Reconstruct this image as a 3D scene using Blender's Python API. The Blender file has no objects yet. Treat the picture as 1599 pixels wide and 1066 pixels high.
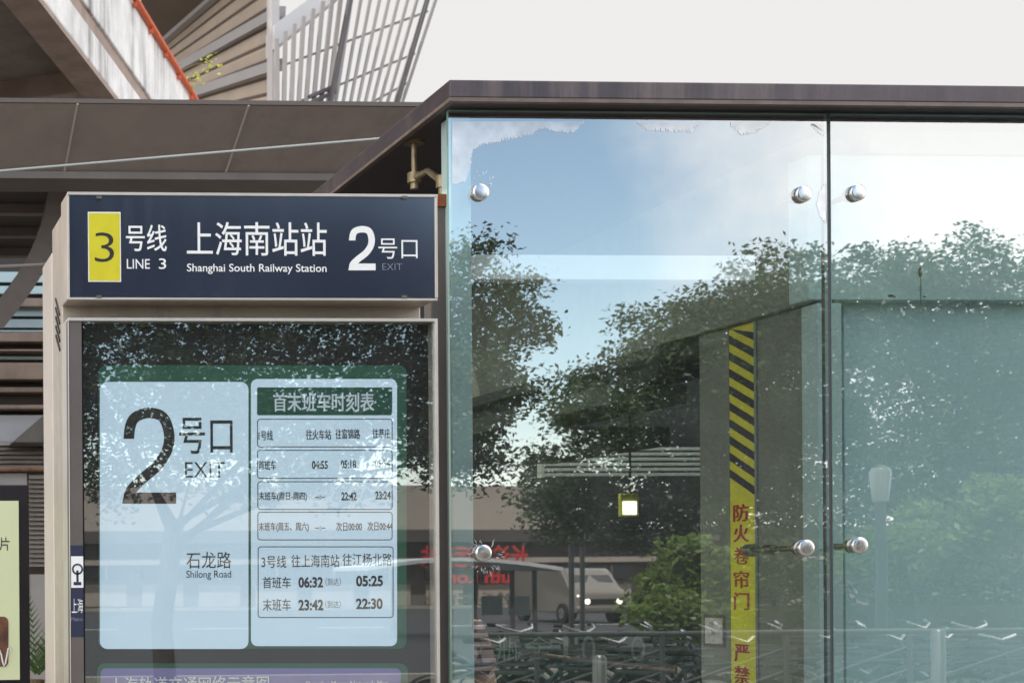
import bpy, bmesh, math, random
import numpy as np
from mathutils import Vector, Matrix
random.seed(7)
S = bpy.context.scene
COL = S.collection
R = math.radians

# ---------------------------------------------------------------- camera
F = 2200.0                      # focal length in photo pixels
PPX, PPY = -129.0, 900.0        # principal point (shift lens)
YAW, ROLL = R(2.9), R(0.40)
EYE = 1.6
cam_d = bpy.data.cameras.new('camera')
cam = bpy.data.objects.new('camera', cam_d); COL.objects.link(cam)
cam_d.sensor_width = 36.0
cam_d.lens = 36.0 * F / 1599.0
cam_d.shift_x = (799.5 - PPX) / 1599.0
cam_d.shift_y = (PPY - 533.0) / 1599.0
cam_d.clip_start = 0.05; cam_d.clip_end = 2000
cam.matrix_world = Matrix.Translation((0, 0, EYE)) @ Matrix.Rotation(-YAW, 4, 'Z') @ Matrix.Rotation(R(90), 4, 'X') @ Matrix.Rotation(-ROLL, 4, 'Z')
cam_d.dof.use_dof = True; cam_d.dof.focus_distance = 4.4; cam_d.dof.aperture_fstop = 9.0
S.camera = cam

# ---------------------------------------------------------------- sky and sun
SUN_EL, SUN_AZ = R(60), R(-28)   # azimuth from +Y towards +X
sdir = Vector((math.sin(SUN_AZ) * math.cos(SUN_EL), math.cos(SUN_AZ) * math.cos(SUN_EL), math.sin(SUN_EL)))
sun_d = bpy.data.lights.new('sun', 'SUN'); sun_d.energy = 2.0; sun_d.angle = R(1.0); sun_d.color = (1, .94, .85)
sun = bpy.data.objects.new('sun', sun_d); COL.objects.link(sun)
sun.rotation_euler = (-sdir).to_track_quat('-Z', 'Y').to_euler()
W = bpy.data.worlds.new('World'); S.world = W; W.use_nodes = True
nt = W.node_tree; nt.nodes.clear()
def wn(t, **k):
    n = nt.nodes.new(t)
    for a, b in k.items(): setattr(n, a, b)
    return n
def wl(a, b): nt.links.new(a, b)
def wmath(op, a, b=None, c=None, clamp=False):
    n = wn('ShaderNodeMath', operation=op, use_clamp=clamp)
    for i, v in enumerate((a, b, c)):
        if v is None: continue
        if isinstance(v, (int, float)): n.inputs[i].default_value = v
        else: wl(v, n.inputs[i])
    return n.outputs[0]
def wsmooth(v, a, b):
    n = wn('ShaderNodeMapRange', interpolation_type='SMOOTHSTEP')
    wl(v, n.inputs[0]); n.inputs[1].default_value = a; n.inputs[2].default_value = b
    return n.outputs[0]
sky = wn('ShaderNodeTexSky', sky_type='NISHITA', sun_disc=False, sun_elevation=SUN_EL, sun_rotation=SUN_AZ)
sky.ozone_density = 2.2; sky.air_density = 1.0; sky.dust_density = 0.4
tc = wn('ShaderNodeTexCoord'); sep = wn('ShaderNodeSeparateXYZ'); wl(tc.outputs['Generated'], sep.inputs[0])
noi = wn('ShaderNodeTexNoise'); noi.inputs['Scale'].default_value = 5.0; noi.inputs['Detail'].default_value = 7; noi.inputs['Roughness'].default_value = .62
wl(tc.outputs['Generated'], noi.inputs['Vector'])
nz = wmath('SUBTRACT', noi.outputs[0], .5)
az = wmath('ARCTAN2', sep.outputs[0], wmath('MULTIPLY', sep.outputs[1], -1.0))     # angle from -Y towards +X
azn = wmath('MULTIPLY_ADD', nz, .35, az)
c1 = wsmooth(azn, .48, .68)                      # cloud bank to the right of the open blue
c2 = wsmooth(azn, .0, -.5)                    # unseen clouds on the far left, spread wider to make shade less blue
elv = wmath('MULTIPLY_ADD', nz, .10, sep.outputs[2])
c3 = wmath('MULTIPLY', wsmooth(elv, .13, .0), .75)  # haze low over the horizon
mask = wmath('MAXIMUM', wmath('MAXIMUM', c1, c2), c3)
front = wsmooth(sep.outputs[1], .25, -.15)         # clouds facing the sun are brighter
cl = wn('ShaderNodeMix', data_type='RGBA'); wl(front, cl.inputs[0])
cl.inputs[6].default_value = (.304, .300, .296, 1); cl.inputs[7].default_value = (.96, .94, .925, 1)
mul = wn('ShaderNodeMix', data_type='RGBA', blend_type='MULTIPLY'); mul.inputs[0].default_value = 1
wl(sky.outputs[0], mul.inputs[6]); mul.inputs[7].default_value = (.162, .146, .124, 1)
mx = wn('ShaderNodeMix', data_type='RGBA'); wl(mask, mx.inputs[0]); wl(mul.outputs[2], mx.inputs[6]); wl(cl.outputs[2], mx.inputs[7])
bg = wn('ShaderNodeBackground'); wl(mx.outputs[2], bg.inputs[0]); bg.inputs[1].default_value = 1.0
wo = wn('ShaderNodeOutputWorld'); wl(bg.outputs[0], wo.inputs[0])
S.view_settings.view_transform = 'Standard'; S.view_settings.look = 'None'
S.view_settings.exposure = 1.5; S.view_settings.gamma = 1.0
S.cycles.max_bounces = 10; S.cycles.transparent_max_bounces = 16; S.cycles.use_denoising = True
S.cycles.caustics_reflective = False; S.cycles.caustics_refractive = False

# ---------------------------------------------------------------- pixel <-> world
_c, _s = math.cos(ROLL), math.sin(ROLL); _cy, _sy = math.cos(YAW), math.sin(YAW)
def ray(px, py):
    u0, v0 = px - PPX, PPY - py
    u, v = u0 * _c + v0 * _s, -u0 * _s + v0 * _c
    return Vector((u * _cy + F * _sy, -u * _sy + F * _cy, v))
def P(px, py, Y):
    d = ray(px, py); t = Y / d.y
    return Vector((d.x * t, Y, EYE + d.z * t))
def PXW(px, py, X):
    d = ray(px, py); t = X / d.x
    return Vector((X, d.y * t, EYE + d.z * t))
YG = 4.40                        # the glass front
def RP(px, py, Y):               # a point seen in the glass at virtual depth Y stands at 2*YG - Y
    p = P(px, py, Y); p.y = 2 * YG - Y
    return p

# ---------------------------------------------------------------- materials
def lin(r, g, b):
    f = lambda c: (c / 255 / 12.92) if c / 255 <= .04045 else ((c / 255 + .055) / 1.055) ** 2.4
    return (f(r), f(g), f(b), 1)
_M = {}
def mat(name, col, rough=.6, metal=0.0, noise=None, streak=None, bump=None, emit=None, spec=.5, scuff=None):
    """col linear rgb; noise=(scale, amount); streak=(scale, amount, dark rgb) vertical rain streaks; bump=(scale, strength)"""
    if name in _M: return _M[name]
    m = bpy.data.materials.new(name); m.use_nodes = True; n = m.node_tree; b = n.nodes['Principled BSDF']
    b.inputs['Roughness'].default_value = rough; b.inputs['Metallic'].default_value = metal
    b.inputs['Specular IOR Level'].default_value = spec
    col = tuple(col[:3]) + (1,)
    L = n.links.new
    tco = n.nodes.new('ShaderNodeTexCoord')
    out = None
    def mixc(fac, a, bcol):
        k = n.nodes.new('ShaderNodeMix'); k.data_type = 'RGBA'; L(fac, k.inputs[0])
        if isinstance(a, tuple): k.inputs[6].default_value = a
        else: L(a, k.inputs[6])
        k.inputs[7].default_value = bcol
        return k.outputs[2]
    def ntex(scale, vec=None, detail=6, ro=.6):
        t = n.nodes.new('ShaderNodeTexNoise'); t.inputs['Scale'].default_value = scale; t.inputs['Detail'].default_value = detail; t.inputs['Roughness'].default_value = ro
        L(vec or tco.outputs['Object'], t.inputs['Vector']); return t.outputs[0]
    def ramp(v, a, bb):
        r = n.nodes.new('ShaderNodeMapRange'); r.interpolation_type = 'SMOOTHSTEP'; L(v, r.inputs[0]); r.inputs[1].default_value = a; r.inputs[2].default_value = bb
        return r.outputs[0]
    cur = col
    if noise:
        sc, am = noise[:2]
        cur = mixc(ramp(ntex(sc), .35, .68), cur, tuple(c * (1 - am) for c in col[:3]) + (1,))
        fine = ntex(sc * 9, detail=3)
        cur = mixc(ramp(fine, .55, .75), cur, tuple(c * (1 - am * .7) for c in col[:3]) + (1,))
    if streak:
        sc, am, dk = streak
        mp = n.nodes.new('ShaderNodeMapping'); mp.inputs['Scale'].default_value = (sc, sc, sc * .09); L(tco.outputs['Object'], mp.inputs['Vector'])
        st = ramp(ntex(1.0, mp.outputs[0], 8, .7), .42, .72)
        big = ramp(ntex(sc * .12), .35, .6)
        q = n.nodes.new('ShaderNodeMath'); q.operation = 'MULTIPLY'; L(st, q.inputs[0]); L(big, q.inputs[1])
        q2 = n.nodes.new('ShaderNodeMath'); q2.operation = 'MULTIPLY'; L(q.outputs[0], q2.inputs[0]); q2.inputs[1].default_value = am
        cur = mixc(q2.outputs[0], cur, tuple(dk[:3]) + (1,))
    if isinstance(cur, tuple): b.inputs['Base Color'].default_value = cur
    else: L(cur, b.inputs['Base Color'])
    if scuff:
        r = n.nodes.new('ShaderNodeMapRange'); L(ntex(scuff[0]), r.inputs[0]); r.inputs[1].default_value = .3; r.inputs[2].default_value = .7
        r.inputs[3].default_value = max(0, rough - scuff[1]); r.inputs[4].default_value = rough + scuff[1]; L(r.outputs[0], b.inputs['Roughness'])
    if bump:
        bp = n.nodes.new('ShaderNodeBump'); bp.inputs['Strength'].default_value = bump[1]; bp.inputs['Distance'].default_value = .02
        L(ntex(bump[0]), bp.inputs['Height']); L(bp.outputs[0], b.inputs['Normal'])
    if emit:
        b.inputs['Emission Color'].default_value = tuple(emit[:3]) + (1,); b.inputs['Emission Strength'].default_value = emit[3]
    _M[name] = m
    return m
def glass_mat(name, tint, refl, dirt=.0, wob=.0):
    if name in _M: return _M[name]
    m = bpy.data.materials.new(name); m.use_nodes = True; n = m.node_tree; n.nodes.clear(); L = n.links.new
    o = n.nodes.new('ShaderNodeOutputMaterial'); t = n.nodes.new('ShaderNodeBsdfTransparent'); t.inputs[0].default_value = tint + (1,)
    g = n.nodes.new('ShaderNodeBsdfGlossy'); g.inputs['Roughness'].default_value = .0; g.inputs['Color'].default_value = (.97, 1, 1, 1)
    x = n.nodes.new('ShaderNodeMixShader'); x.inputs[0].default_value = refl; L(t.outputs[0], x.inputs[1]); L(g.outputs[0], x.inputs[2])
    tco = n.nodes.new('ShaderNodeTexCoord')
    if wob:
        nz_ = n.nodes.new('ShaderNodeTexNoise'); nz_.inputs['Scale'].default_value = 2.2; nz_.inputs['Detail'].default_value = 1
        L(tco.outputs['Object'], nz_.inputs[0]); bp = n.nodes.new('ShaderNodeBump'); bp.inputs['Strength'].default_value = wob; bp.inputs['Distance'].default_value = .01
        L(nz_.outputs[0], bp.inputs['Height']); L(bp.outputs[0], g.inputs['Normal'])
    if dirt:
        d = n.nodes.new('ShaderNodeBsdfDiffuse'); d.inputs[0].default_value = (.55, .6, .6, 1)
        nz2 = n.nodes.new('ShaderNodeTexNoise'); nz2.inputs['Scale'].default_value = 7; nz2.inputs['Detail'].default_value = 8; nz2.inputs['Roughness'].default_value = .7
        L(tco.outputs['Object'], nz2.inputs[0]); r = n.nodes.new('ShaderNodeMapRange'); L(nz2.outputs[0], r.inputs[0]); r.inputs[1].default_value = .35; r.inputs[2].default_value = .8; r.inputs[3].default_value = dirt * .4; r.inputs[4].default_value = dirt * 1.8
        y = n.nodes.new('ShaderNodeMixShader'); L(r.outputs[0], y.inputs[0]); L(x.outputs[0], y.inputs[1]); L(d.outputs[0], y.inputs[2]); L(y.outputs[0], o.inputs[0])
    else: L(x.outputs[0], o.inputs[0])
    _M[name] = m
    return m
def leaf_mat(name, c1, c2, tr=.35):
    if name in _M: return _M[name]
    m = bpy.data.materials.new(name); m.use_nodes = True; n = m.node_tree; n.nodes.clear(); L = n.links.new
    o = n.nodes.new('ShaderNodeOutputMaterial'); g = n.nodes.new('ShaderNodeNewGeometry'); k = n.nodes.new('ShaderNodeMix'); k.data_type = 'RGBA'
    L(g.outputs['Random Per Island'], k.inputs[0]); k.inputs[6].default_value = c1 + (1,); k.inputs[7].default_value = c2 + (1,)
    d = n.nodes.new('ShaderNodeBsdfPrincipled'); d.inputs['Roughness'].default_value = .45; L(k.outputs[2], d.inputs['Base Color'])
    t = n.nodes.new('ShaderNodeBsdfTranslucent'); L(k.outputs[2], t.inputs[0])
    x = n.nodes.new('ShaderNodeMixShader'); x.inputs[0].default_value = tr; L(d.outputs[0], x.inputs[1]); L(t.outputs[0], x.inputs[2]); L(x.outputs[0], o.inputs[0])
    _M[name] = m
    return m

# ---------------------------------------------------------------- objects
def root_loc(o):
    while o.parent: o = o.parent
    return Vector(o.location)
def thing(name, label, cat, loc, group=None):
    o = bpy.data.objects.new(name, None); COL.objects.link(o); o.empty_display_size = .1
    o.location = loc; o['label'] = label; o['category'] = cat
    if group: o['group'] = group
    return o
def tag(o, label, cat, group=None):
    o['label'] = label; o['category'] = cat
    if group: o['group'] = group
    return o
class MB:
    def __init__(s): s.v = []; s.f = []; s.mi = []
    def add(s, vs, fs, mi=0):
        k = len(s.v); s.v += [tuple(v) for v in vs]; s.f += [tuple(i + k for i in f) for f in fs]; s.mi += [mi] * len(fs); return s
    def box(s, x0, x1, y0, y1, z0, z1, mi=0):
        x0, x1 = sorted((x0, x1)); y0, y1 = sorted((y0, y1)); z0, z1 = sorted((z0, z1))
        v = [(x, y, z) for x in (x0, x1) for y in (y0, y1) for z in (z0, z1)]
        return s.add(v, [(0, 1, 3, 2), (4, 6, 7, 5), (0, 4, 5, 1), (2, 3, 7, 6), (0, 2, 6, 4), (1, 5, 7, 3)], mi)
    def prism(s, poly, d, mi=0):           # polygon (list of Vector) swept by vector d
        d = Vector(d); n = len(poly); a = [Vector(p) for p in poly]
        return s.add(a + [p + d for p in a], [tuple(range(n))[::-1], tuple(range(n, 2 * n))] + [(i, (i + 1) % n, n + (i + 1) % n, n + i) for i in range(n)], mi)
    def bar(s, p, q, w, h=None, up=(0, 0, 1), mi=0):
        p, q = Vector(p), Vector(q); h = h or w; t = (q - p).normalized(); u = Vector(up)
        if abs(t.dot(u)) > .98: u = Vector((0, 1, 0))
        a = t.cross(u).normalized() * w / 2; b = a.cross(t).normalized() * h / 2
        return s.prism([p + a + b, p - a + b, p - a - b, p + a - b], q - p, mi)
    def tube(s, pts, rad, n=10, mi=0, cap=True):
        pts = [Vector(p) for p in pts]; rads = rad if isinstance(rad, (list, tuple)) else [rad] * len(pts); vs = []; fs = []
        for i, p in enumerate(pts):
            t = (pts[min(i + 1, len(pts) - 1)] - pts[max(i - 1, 0)]).normalized(); u = Vector((0, 0, 1)) if abs(t.z) < .95 else Vector((0, 1, 0))
            a = t.cross(u).normalized(); b = a.cross(t).normalized()
            vs += [p + (a * math.cos(k * 2 * math.pi / n) + b * math.sin(k * 2 * math.pi / n)) * rads[i] for k in range(n)]
        for i in range(len(pts) - 1):
            fs += [(i * n + k, i * n + (k + 1) % n, (i + 1) * n + (k + 1) % n, (i + 1) * n + k) for k in range(n)]
        if cap: fs += [tuple(range(n))[::-1], tuple(range((len(pts) - 1) * n, len(pts) * n))]
        return s.add(vs, fs, mi)
    def ring(s, c, axis, r0, r1, w, n=24, mi=0):
        c = Vector(c); axis = Vector(axis).normalized(); u = Vector((0, 0, 1)) if abs(axis.z) < .9 else Vector((1, 0, 0)); a = axis.cross(u).normalized(); b = axis.cross(a)
        vs = []
        for k in range(n):
            e = a * math.cos(k * 2 * math.pi / n) + b * math.sin(k * 2 * math.pi / n)
            vs += [c + e * r0 - axis * w / 2, c + e * r1 - axis * w / 2, c + e * r1 + axis * w / 2, c + e * r0 + axis * w / 2]
        fs = []
        for k in range(n):
            j = (k + 1) % n
            fs += [(4 * k + i, 4 * j + i, 4 * j + (i + 1) % 4, 4 * k + (i + 1) % 4) for i in range(4)]
        return s.add(vs, fs, mi)
    def build(s, name, m, parent=None, bevel=0, smooth=False, kind=None, label=None, seg=2):
        me = bpy.data.meshes.new(name)
        if parent: off = root_loc(parent)
        elif kind: off = Vector((0, 0, 0))
        else:
            a = np.array(s.v); off = Vector((a[:, 0].mean(), a[:, 1].mean(), a[:, 2].min()))
        me.from_pydata([tuple(Vector(v) - off) for v in s.v], [], s.f)
        for k in (m if isinstance(m, (list, tuple)) else [m]): me.materials.append(k)
        if any(s.mi): me.polygons.foreach_set('material_index', s.mi)
        bm = bmesh.new(); bm.from_mesh(me); bmesh.ops.recalc_face_normals(bm, faces=bm.faces); bm.to_mesh(me); bm.free()
        if smooth: me.polygons.foreach_set('use_smooth', [True] * len(me.polygons))
        o = bpy.data.objects.new(name, me); COL.objects.link(o)
        if parent: o.parent = parent
        else: o.location = off
        if smooth and smooth != 'all':
            try: me.set_sharp_from_angle(angle=R(40))
            except Exception: pass
        if bevel:
            b = o.modifiers.new('bevel', 'BEVEL'); b.width = bevel; b.segments = seg; b.limit_method = 'ANGLE'; b.angle_limit = R(40)
        if kind: o['kind'] = kind
        if label: o['label'] = label
        return o
def pbox(mb, px0, py0, px1, py1, Y, d, mi=0):
    """box whose front face at depth Y fills the pixel rectangle"""
    xm, ym = (px0 + px1) / 2, (py0 + py1) / 2
    return mb.box(P(px0, ym, Y).x, P(px1, ym, Y).x, Y, Y + d, P(xm, py1, Y).z, P(xm, py0, Y).z, mi)
_txt = {}
def glyphs(s, w=0.0):
    k = (s, w)
    if k not in _txt:
        c = bpy.data.curves.new('t', 'FONT'); c.body = s; c.resolution_u = 4; c.offset = w
        o = bpy.data.objects.new('t', c); COL.objects.link(o)
        bpy.context.view_layer.update()
        me = bpy.data.meshes.new_from_object(o.evaluated_get(bpy.context.evaluated_depsgraph_get()))
        v = np.array([x.co[:2] for x in me.vertices]); f = [tuple(p.vertices) for p in me.polygons]
        bpy.data.objects.remove(o); bpy.data.curves.remove(c); bpy.data.meshes.remove(me)
        v = (v - v.min(0)) / (v.max(0) - v.min(0)); _txt[k] = (v, f)
    return _txt[k]
def text(mb, s, px0, py0, px1, py1, Y, w=0.0, mi=0):
    cjk = any(ord(ch) > 0x2000 for ch in s)
    if cjk and w > 0:                       # heavier strokes: shifted copies a hair apart in depth
        e = w * (py1 - py0) * 1.3
        for k, (dx, dy) in enumerate(((-e, -e * .5), (e, -e * .5), (-e, e * .5), (e, e * .5))):
            text(mb, s, px0 + dx, py0 + dy, px1 + dx, py1 + dy, Y - .00006 * k, 0, mi)
        return
    if cjk: w = 0
    v, f = glyphs(s, w); a = P(px0, (py0 + py1) / 2, Y); b = P(px1, (py0 + py1) / 2, Y); z1 = P((px0 + px1) / 2, py0, Y).z; z0 = P((px0 + px1) / 2, py1, Y).z
    mb.add([(a.x + p[0] * (b.x - a.x), Y, z0 + p[1] * (z1 - z0)) for p in v], f, mi)
def numeral_two(mb, px0, py0, px1, py1, Y, sw, mi=0):
    """upright grotesque 2 drawn as a stroked centre line inside the pixel box; sw = stroke width in pixels"""
    X = lambda u: px0 + u * (px1 - px0)
    Z = lambda v: py0 + v * (py1 - py0)
    h = sw / 2; hx, hz = h / (px1 - px0), h / (py1 - py0)
    ctl = [(.035 + hx, .325), (.06 + hx, .20), (.20 + hx * .5, .07 + hz * .6), (.49, hz), (.78 - hx * .3, .065 + hz * .6), (.965 - hx, .26), (.90 - hx * .6, .43), (.66, .60), (.36, .75), (.17, .87), (.06 + hx, 1 - hz * .2)]
    pts = []
    for i in range(len(ctl) - 1):
        a, b, c, d = [ctl[min(max(i + k, 0), len(ctl) - 1)] for k in (-1, 0, 1, 2)]
        for j in range(8):
            t = j / 8; pts.append(tuple(.5 * ((2 * b[q]) + (-a[q] + c[q]) * t + (2 * a[q] - 5 * b[q] + 4 * c[q] - d[q]) * t * t + (-a[q] + 3 * b[q] - 3 * c[q] + d[q]) * t ** 3) for q in (0, 1)))
    pts.append(ctl[-1]); px = [(X(u), Z(v)) for u, v in pts]; L_ = []; R_ = []
    for i, (x, y) in enumerate(px):
        x0, y0 = px[max(i - 1, 0)]; x1, y1 = px[min(i + 1, len(px) - 1)]; l = math.hypot(x1 - x0, y1 - y0); nx, ny = -(y1 - y0) / l * h, (x1 - x0) / l * h
        if i == 0: nx, ny = -h * (1 if nx < 0 else -1), 0
        L_.append(P(x + nx, min(y + ny, py1), Y)); R_.append(P(x - nx, min(y - ny, py1), Y))
    n = len(px); mb.add(L_ + R_, [(i, i + 1, n + i + 1, n + i) for i in range(n - 1)], mi)
    Y2 = Y - .00007; zb = py1 - sw * 1.06
    mb.add([P(px0 + sw * .05, py1, Y2), P(px1, py1, Y2), P(px1, zb, Y2), P(px0 + sw * .25, zb, Y2)], [(0, 1, 2, 3)], mi)
def rrect(px0, py0, px1, py1, r, Y, n=5):
    pts = []
    for cx, cy, a0 in ((px1 - r, py0 + r, 0), (px0 + r, py0 + r, 90), (px0 + r, py1 - r, 180), (px1 - r, py1 - r, 270)):
        for k in range(n + 1):
            a = R(a0 + 90 * k / n); pts.append(P(cx + r * math.cos(a), cy - r * math.sin(a), Y))
    return pts
def rpanel(mb, px0, py0, px1, py1, r, Y, d, mi=0): return mb.prism(rrect(px0, py0, px1, py1, r, Y), (0, d, 0), mi)
def routline(mb, px0, py0, px1, py1, r, t, Y, mi=0):
    a = rrect(px0, py0, px1, py1, r, Y); b = rrect(px0 + t, py0 + t, px1 - t, py1 - t, max(r - t, .5), Y); n = len(a)
    mb.add(a + b, [(i, (i + 1) % n, n + (i + 1) % n, n + i) for i in range(n)], mi)

# materials
BEIGE = mat('beige_metal', lin(190, 180, 167), .42, .25, noise=(6, .10), streak=(26, .35, lin(120, 105, 98)), scuff=(20, .08))
PINKISH = mat('frame_metal', lin(203, 197, 189), .35, .4, noise=(9, .12))
DARKFR = mat('dark_frame', lin(105, 98, 95), .4, .3, noise=(8, .12))
NAVY = mat('navy_acrylic', lin(36, 40, 60), .13, noise=(30, .06), streak=(24, .22, lin(84, 88, 104)), spec=.9)
NAVY2 = mat('navy_sticker', lin(34, 38, 66), .5)
WHITE = mat('white_vinyl', lin(232, 234, 234), .5, noise=(60, .06))
FADED = mat('faded_vinyl', lin(120, 128, 145), .5)
YELLOW = mat('yellow_vinyl', lin(205, 196, 30), .4, noise=(25, .08))
BLACKV = mat('black_vinyl', lin(30, 28, 32), .5)
INK = mat('dark_ink', lin(40, 34, 36), .6)
INKG = mat('grey_ink', lin(110, 115, 120), .6)
BLACKB = mat('black_board', lin(22, 18, 18), .7)
GREEN = mat('poster_green', lin(42, 92, 72), .6, emit=(.05, .12, .09, .03))
GREEND = mat('poster_dark_green', lin(30, 84, 68), .6)
_b = NAVY.node_tree.nodes['Principled BSDF']; _b.inputs['Coat Weight'].default_value = 1.0; _b.inputs['Coat Roughness'].default_value = .15; _b.inputs['Coat IOR'].default_value = 1.85
PAPER = mat('backlit_paper', lin(196, 216, 232), .6, noise=(5, .05), emit=(.55, .70, .82, .18))
PURPLE = mat('poster_purple', lin(120, 115, 165), .6, emit=(.3, .28, .45, .06))
PGLASS = glass_mat('display_glass', (.95, .97, .97), .155, .01)
GLASS = glass_mat('coated_glass', (.86, .95, .94), .35, .026, .012)
CLEARB = glass_mat('glass_rear_face', (1, 1, 1), .0)
GEDGE = mat('glass_edge', lin(120, 160, 155), .15, spec=.8)
STEEL = mat('stainless', lin(205, 203, 202), .25, 1.0, scuff=(40, .08))
STEELD = mat('worn_steel', lin(150, 140, 125), .35, .9, noise=(40, .3))
CANOPY = mat('canopy_paint', lin(76, 68, 74), .38, .3, noise=(5, .3), streak=(9, .5, lin(128, 114, 106)))
SOFFIT = mat('soffit_paint', lin(62, 55, 62), .55, noise=(6, .18))
TEAL = mat('teal_paint', lin(185, 207, 205), .5, noise=(4, .12), streak=(10, .25, lin(140, 165, 165)))
TEALD = mat('teal_board', lin(182, 208, 212), .6, noise=(3, .08))
OLIVE = mat('olive_paint', lin(142, 146, 130), .55, noise=(3.5, .25), streak=(9, .35, lin(104, 104, 92)))
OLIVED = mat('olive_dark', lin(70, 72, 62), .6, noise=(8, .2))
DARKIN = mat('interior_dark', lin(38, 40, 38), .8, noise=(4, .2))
RUBBER = mat('rubber', lin(70, 66, 72), .5)
RED = mat('red_ink', lin(176, 28, 40), .5)
FILM = mat('delaminated_film', lin(225, 222, 222), .7)

# ================================================================ setting
g = MB(); g.box(-400, 400, -400, 400, -.3, 0)
g.build('ground', mat('ground_paving', lin(116, 112, 107), .85, noise=(.6, .2), bump=(30, .2)), kind='structure')
g = MB(); g.box(-380, 380, -54, -12, -.05, .004)
g.build('road', mat('asphalt', lin(52, 52, 54), .85, noise=(1.2, .2), bump=(60, .4)), kind='structure')
for k, yy in enumerate((-12.1, -53.9)):
    g = MB(); g.box(-380, 380, yy - .1, yy + .1, 0, .13); g.build('kerb', mat('kerb_stone', lin(165, 160, 152), .8, noise=(3, .2)), kind='structure')
for k in range(26):
    g = MB(); x = -30 + k * 4; g.box(x, x + 2, -33.08, -32.92, .0, .009); g.build('lane_marking', WHITE, kind='structure')

# ================================================================ information totem
YT = 4.10
xl, xr = P(106, 480, YT).x, P(683.5, 480, YT).x
zt = P(390, 302, YT).z; zhb = P(390, 467.5, YT).z; zft = P(390, 496.5, YT).z
tot = thing('information_totem', 'beige metal metro information totem with navy sign head beside the glass entrance', 'information totem', ((xl + xr) / 2, 4.25, 0))
o = MB(); o.box(xl, xr, YT, 4.22, zhb, zt); head = o.build('sign_head', BEIGE, tot, .004)
o = MB(); o.box(xl + .001, xr - .001, 4.222, 4.41, .06, zt - .035)
o.build('cabinet', BEIGE, tot, .004)
o = MB(); o.box(xl + .03, xr - .03, 4.15, 4.40, 0, .06); o.build('base', DARKFR, tot)
o = MB(); xf = P(66, 600, 4.62).x; o.box(xl - .001, xl + .035, 4.412, 4.62, 0, P(74, 404, 4.5).z); o.build('rear_fin', mat('fin_metal', lin(214, 204, 194), .45, .2, noise=(6, .08)), tot, .006)
# vents pressed in the left side
for k in range(5):
    p = PXW(86 + k * .3, 468 + k * 14, xl); q = PXW(96, 478 + k * 14 + 4, xl)
    o = MB(); o.bar((xl - .0005, 4.335, p.z), (xl - .0005, 4.255, q.z - .012), .004, .008); o.build('vent_slot', BLACKV, tot)
# display housing: four frame sides round the glass
o = MB(); pz0 = .25
xi = P(680.5, 700, YT).x; xj = P(108.5, 700, YT).x
o.box(xl, xj, YT, 4.2215, pz0, zft); o.box(xi, xr, YT, 4.2215, pz0, zft); o.box(xj, xi, YT, 4.2215, zft - .009, zft); o.box(xj, xi, YT, 4.2215, pz0, pz0 + .02)
o.build('display_frame', PINKISH, tot, .0015)
o = MB(); pbox(o, 109, 500.5, 130.5, 1460, YT + .004, .03); reveal = o.build('frame_inlay', DARKFR, tot)
st = MB(); pbox(st, 109.5, 851, 130, 994, YT + .003, .0008); stk = st.build('sticker', NAVY2, tot)
st = MB(); pbox(st, 111, 868, 130, 917, YT + .0022, .0005, 0)
cx, cy = 121, 888
st.ring(P(cx, cy, YT + .0017), (0, 1, 0), .0115, .0165, .0006, 20, 1); pbox(st, 119.3, 890, 122.7, 912, YT + .0014, .0004, 1); pbox(st, 115, 908, 127, 913, YT + .0012, .0003, 1)
text(st, '上', 112, 934, 120, 956, YT + .0022, 0, 0); text(st, '海', 121, 934, 129.5, 956, YT + .0022, 0, 0); text(st, 'Metro', 111.5, 963, 129, 969, YT + .0022, 0, 2)
st.build('lettering', [WHITE, NAVY2, FADED], tot)
o = MB(); pbox(o, 130.5, 500.5, 679.5, 1460, YT + .05, .01); o.build('backing_board', BLACKB, tot)
o = MB(); x0, x1 = P(131, 700, YT + .008).x, P(680.5, 700, YT + .008).x; o.box(x0, x1, YT + .008, YT + .012, pz0 + .021, zft - .01); o.build('display_glass', PGLASS, tot)

# sign face
ys = YT - .002
o = MB(); pbox(o, 108.5, 306, 679.5, 465, ys, .002); face = o.build('sign_face', NAVY, tot)
o = MB()
for a in ((105.2, 301.5, 683.5, 306), (105.2, 465, 683.5, 468.5), (105.2, 306, 108.5, 465), (679.5, 306, 683.5, 465)): pbox(o, *a, ys - .004, .0065)
o.build('sign_frame', PINKISH, tot, .001)
o = MB()
for px, py in ((155, 308), (632, 308), (155, 463), (632, 463)):
    o = MB(); pbox(o, px - 4, py - 2.2, px + 4, py + 2.2, ys - .006, .003); o.build('clip', DARKFR, tot)
o = MB(); pbox(o, 137.5, 331, 188.7, 440, ys - .0008, .0006, 1); pbox(o, 139, 332.8, 187.2, 438.2, ys - .0016, .0006, 0); badge = o.build('line_badge', [YELLOW, WHITE], tot)
o = MB(); yl = ys - .0012
text(o, '3', 148, 363, 178, 409, ys - .0022, -.012, 1)
text(o, '号线', 197, 351, 260, 392, yl, .006); text(o, 'LINE', 198, 404.5, 234, 419.5, yl, .004); text(o, '3', 248, 403.5, 259.5, 420, yl, .004)
text(o, '上海南站站', 292, 347, 510, 399, yl, .004); text(o, 'Shanghai South Railway Station', 292, 412, 510, 428, yl, .008)
numeral_two(o, 543.5, 353, 586.5, 422, yl, 10); text(o, '号口', 591, 372.5, 652, 404, yl, -.003); text(o, 'EXIT', 597, 411.5, 628, 421.5, yl, -.01, 2)
o.build('lettering', [WHITE, BLACKV, FADED], face)

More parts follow.
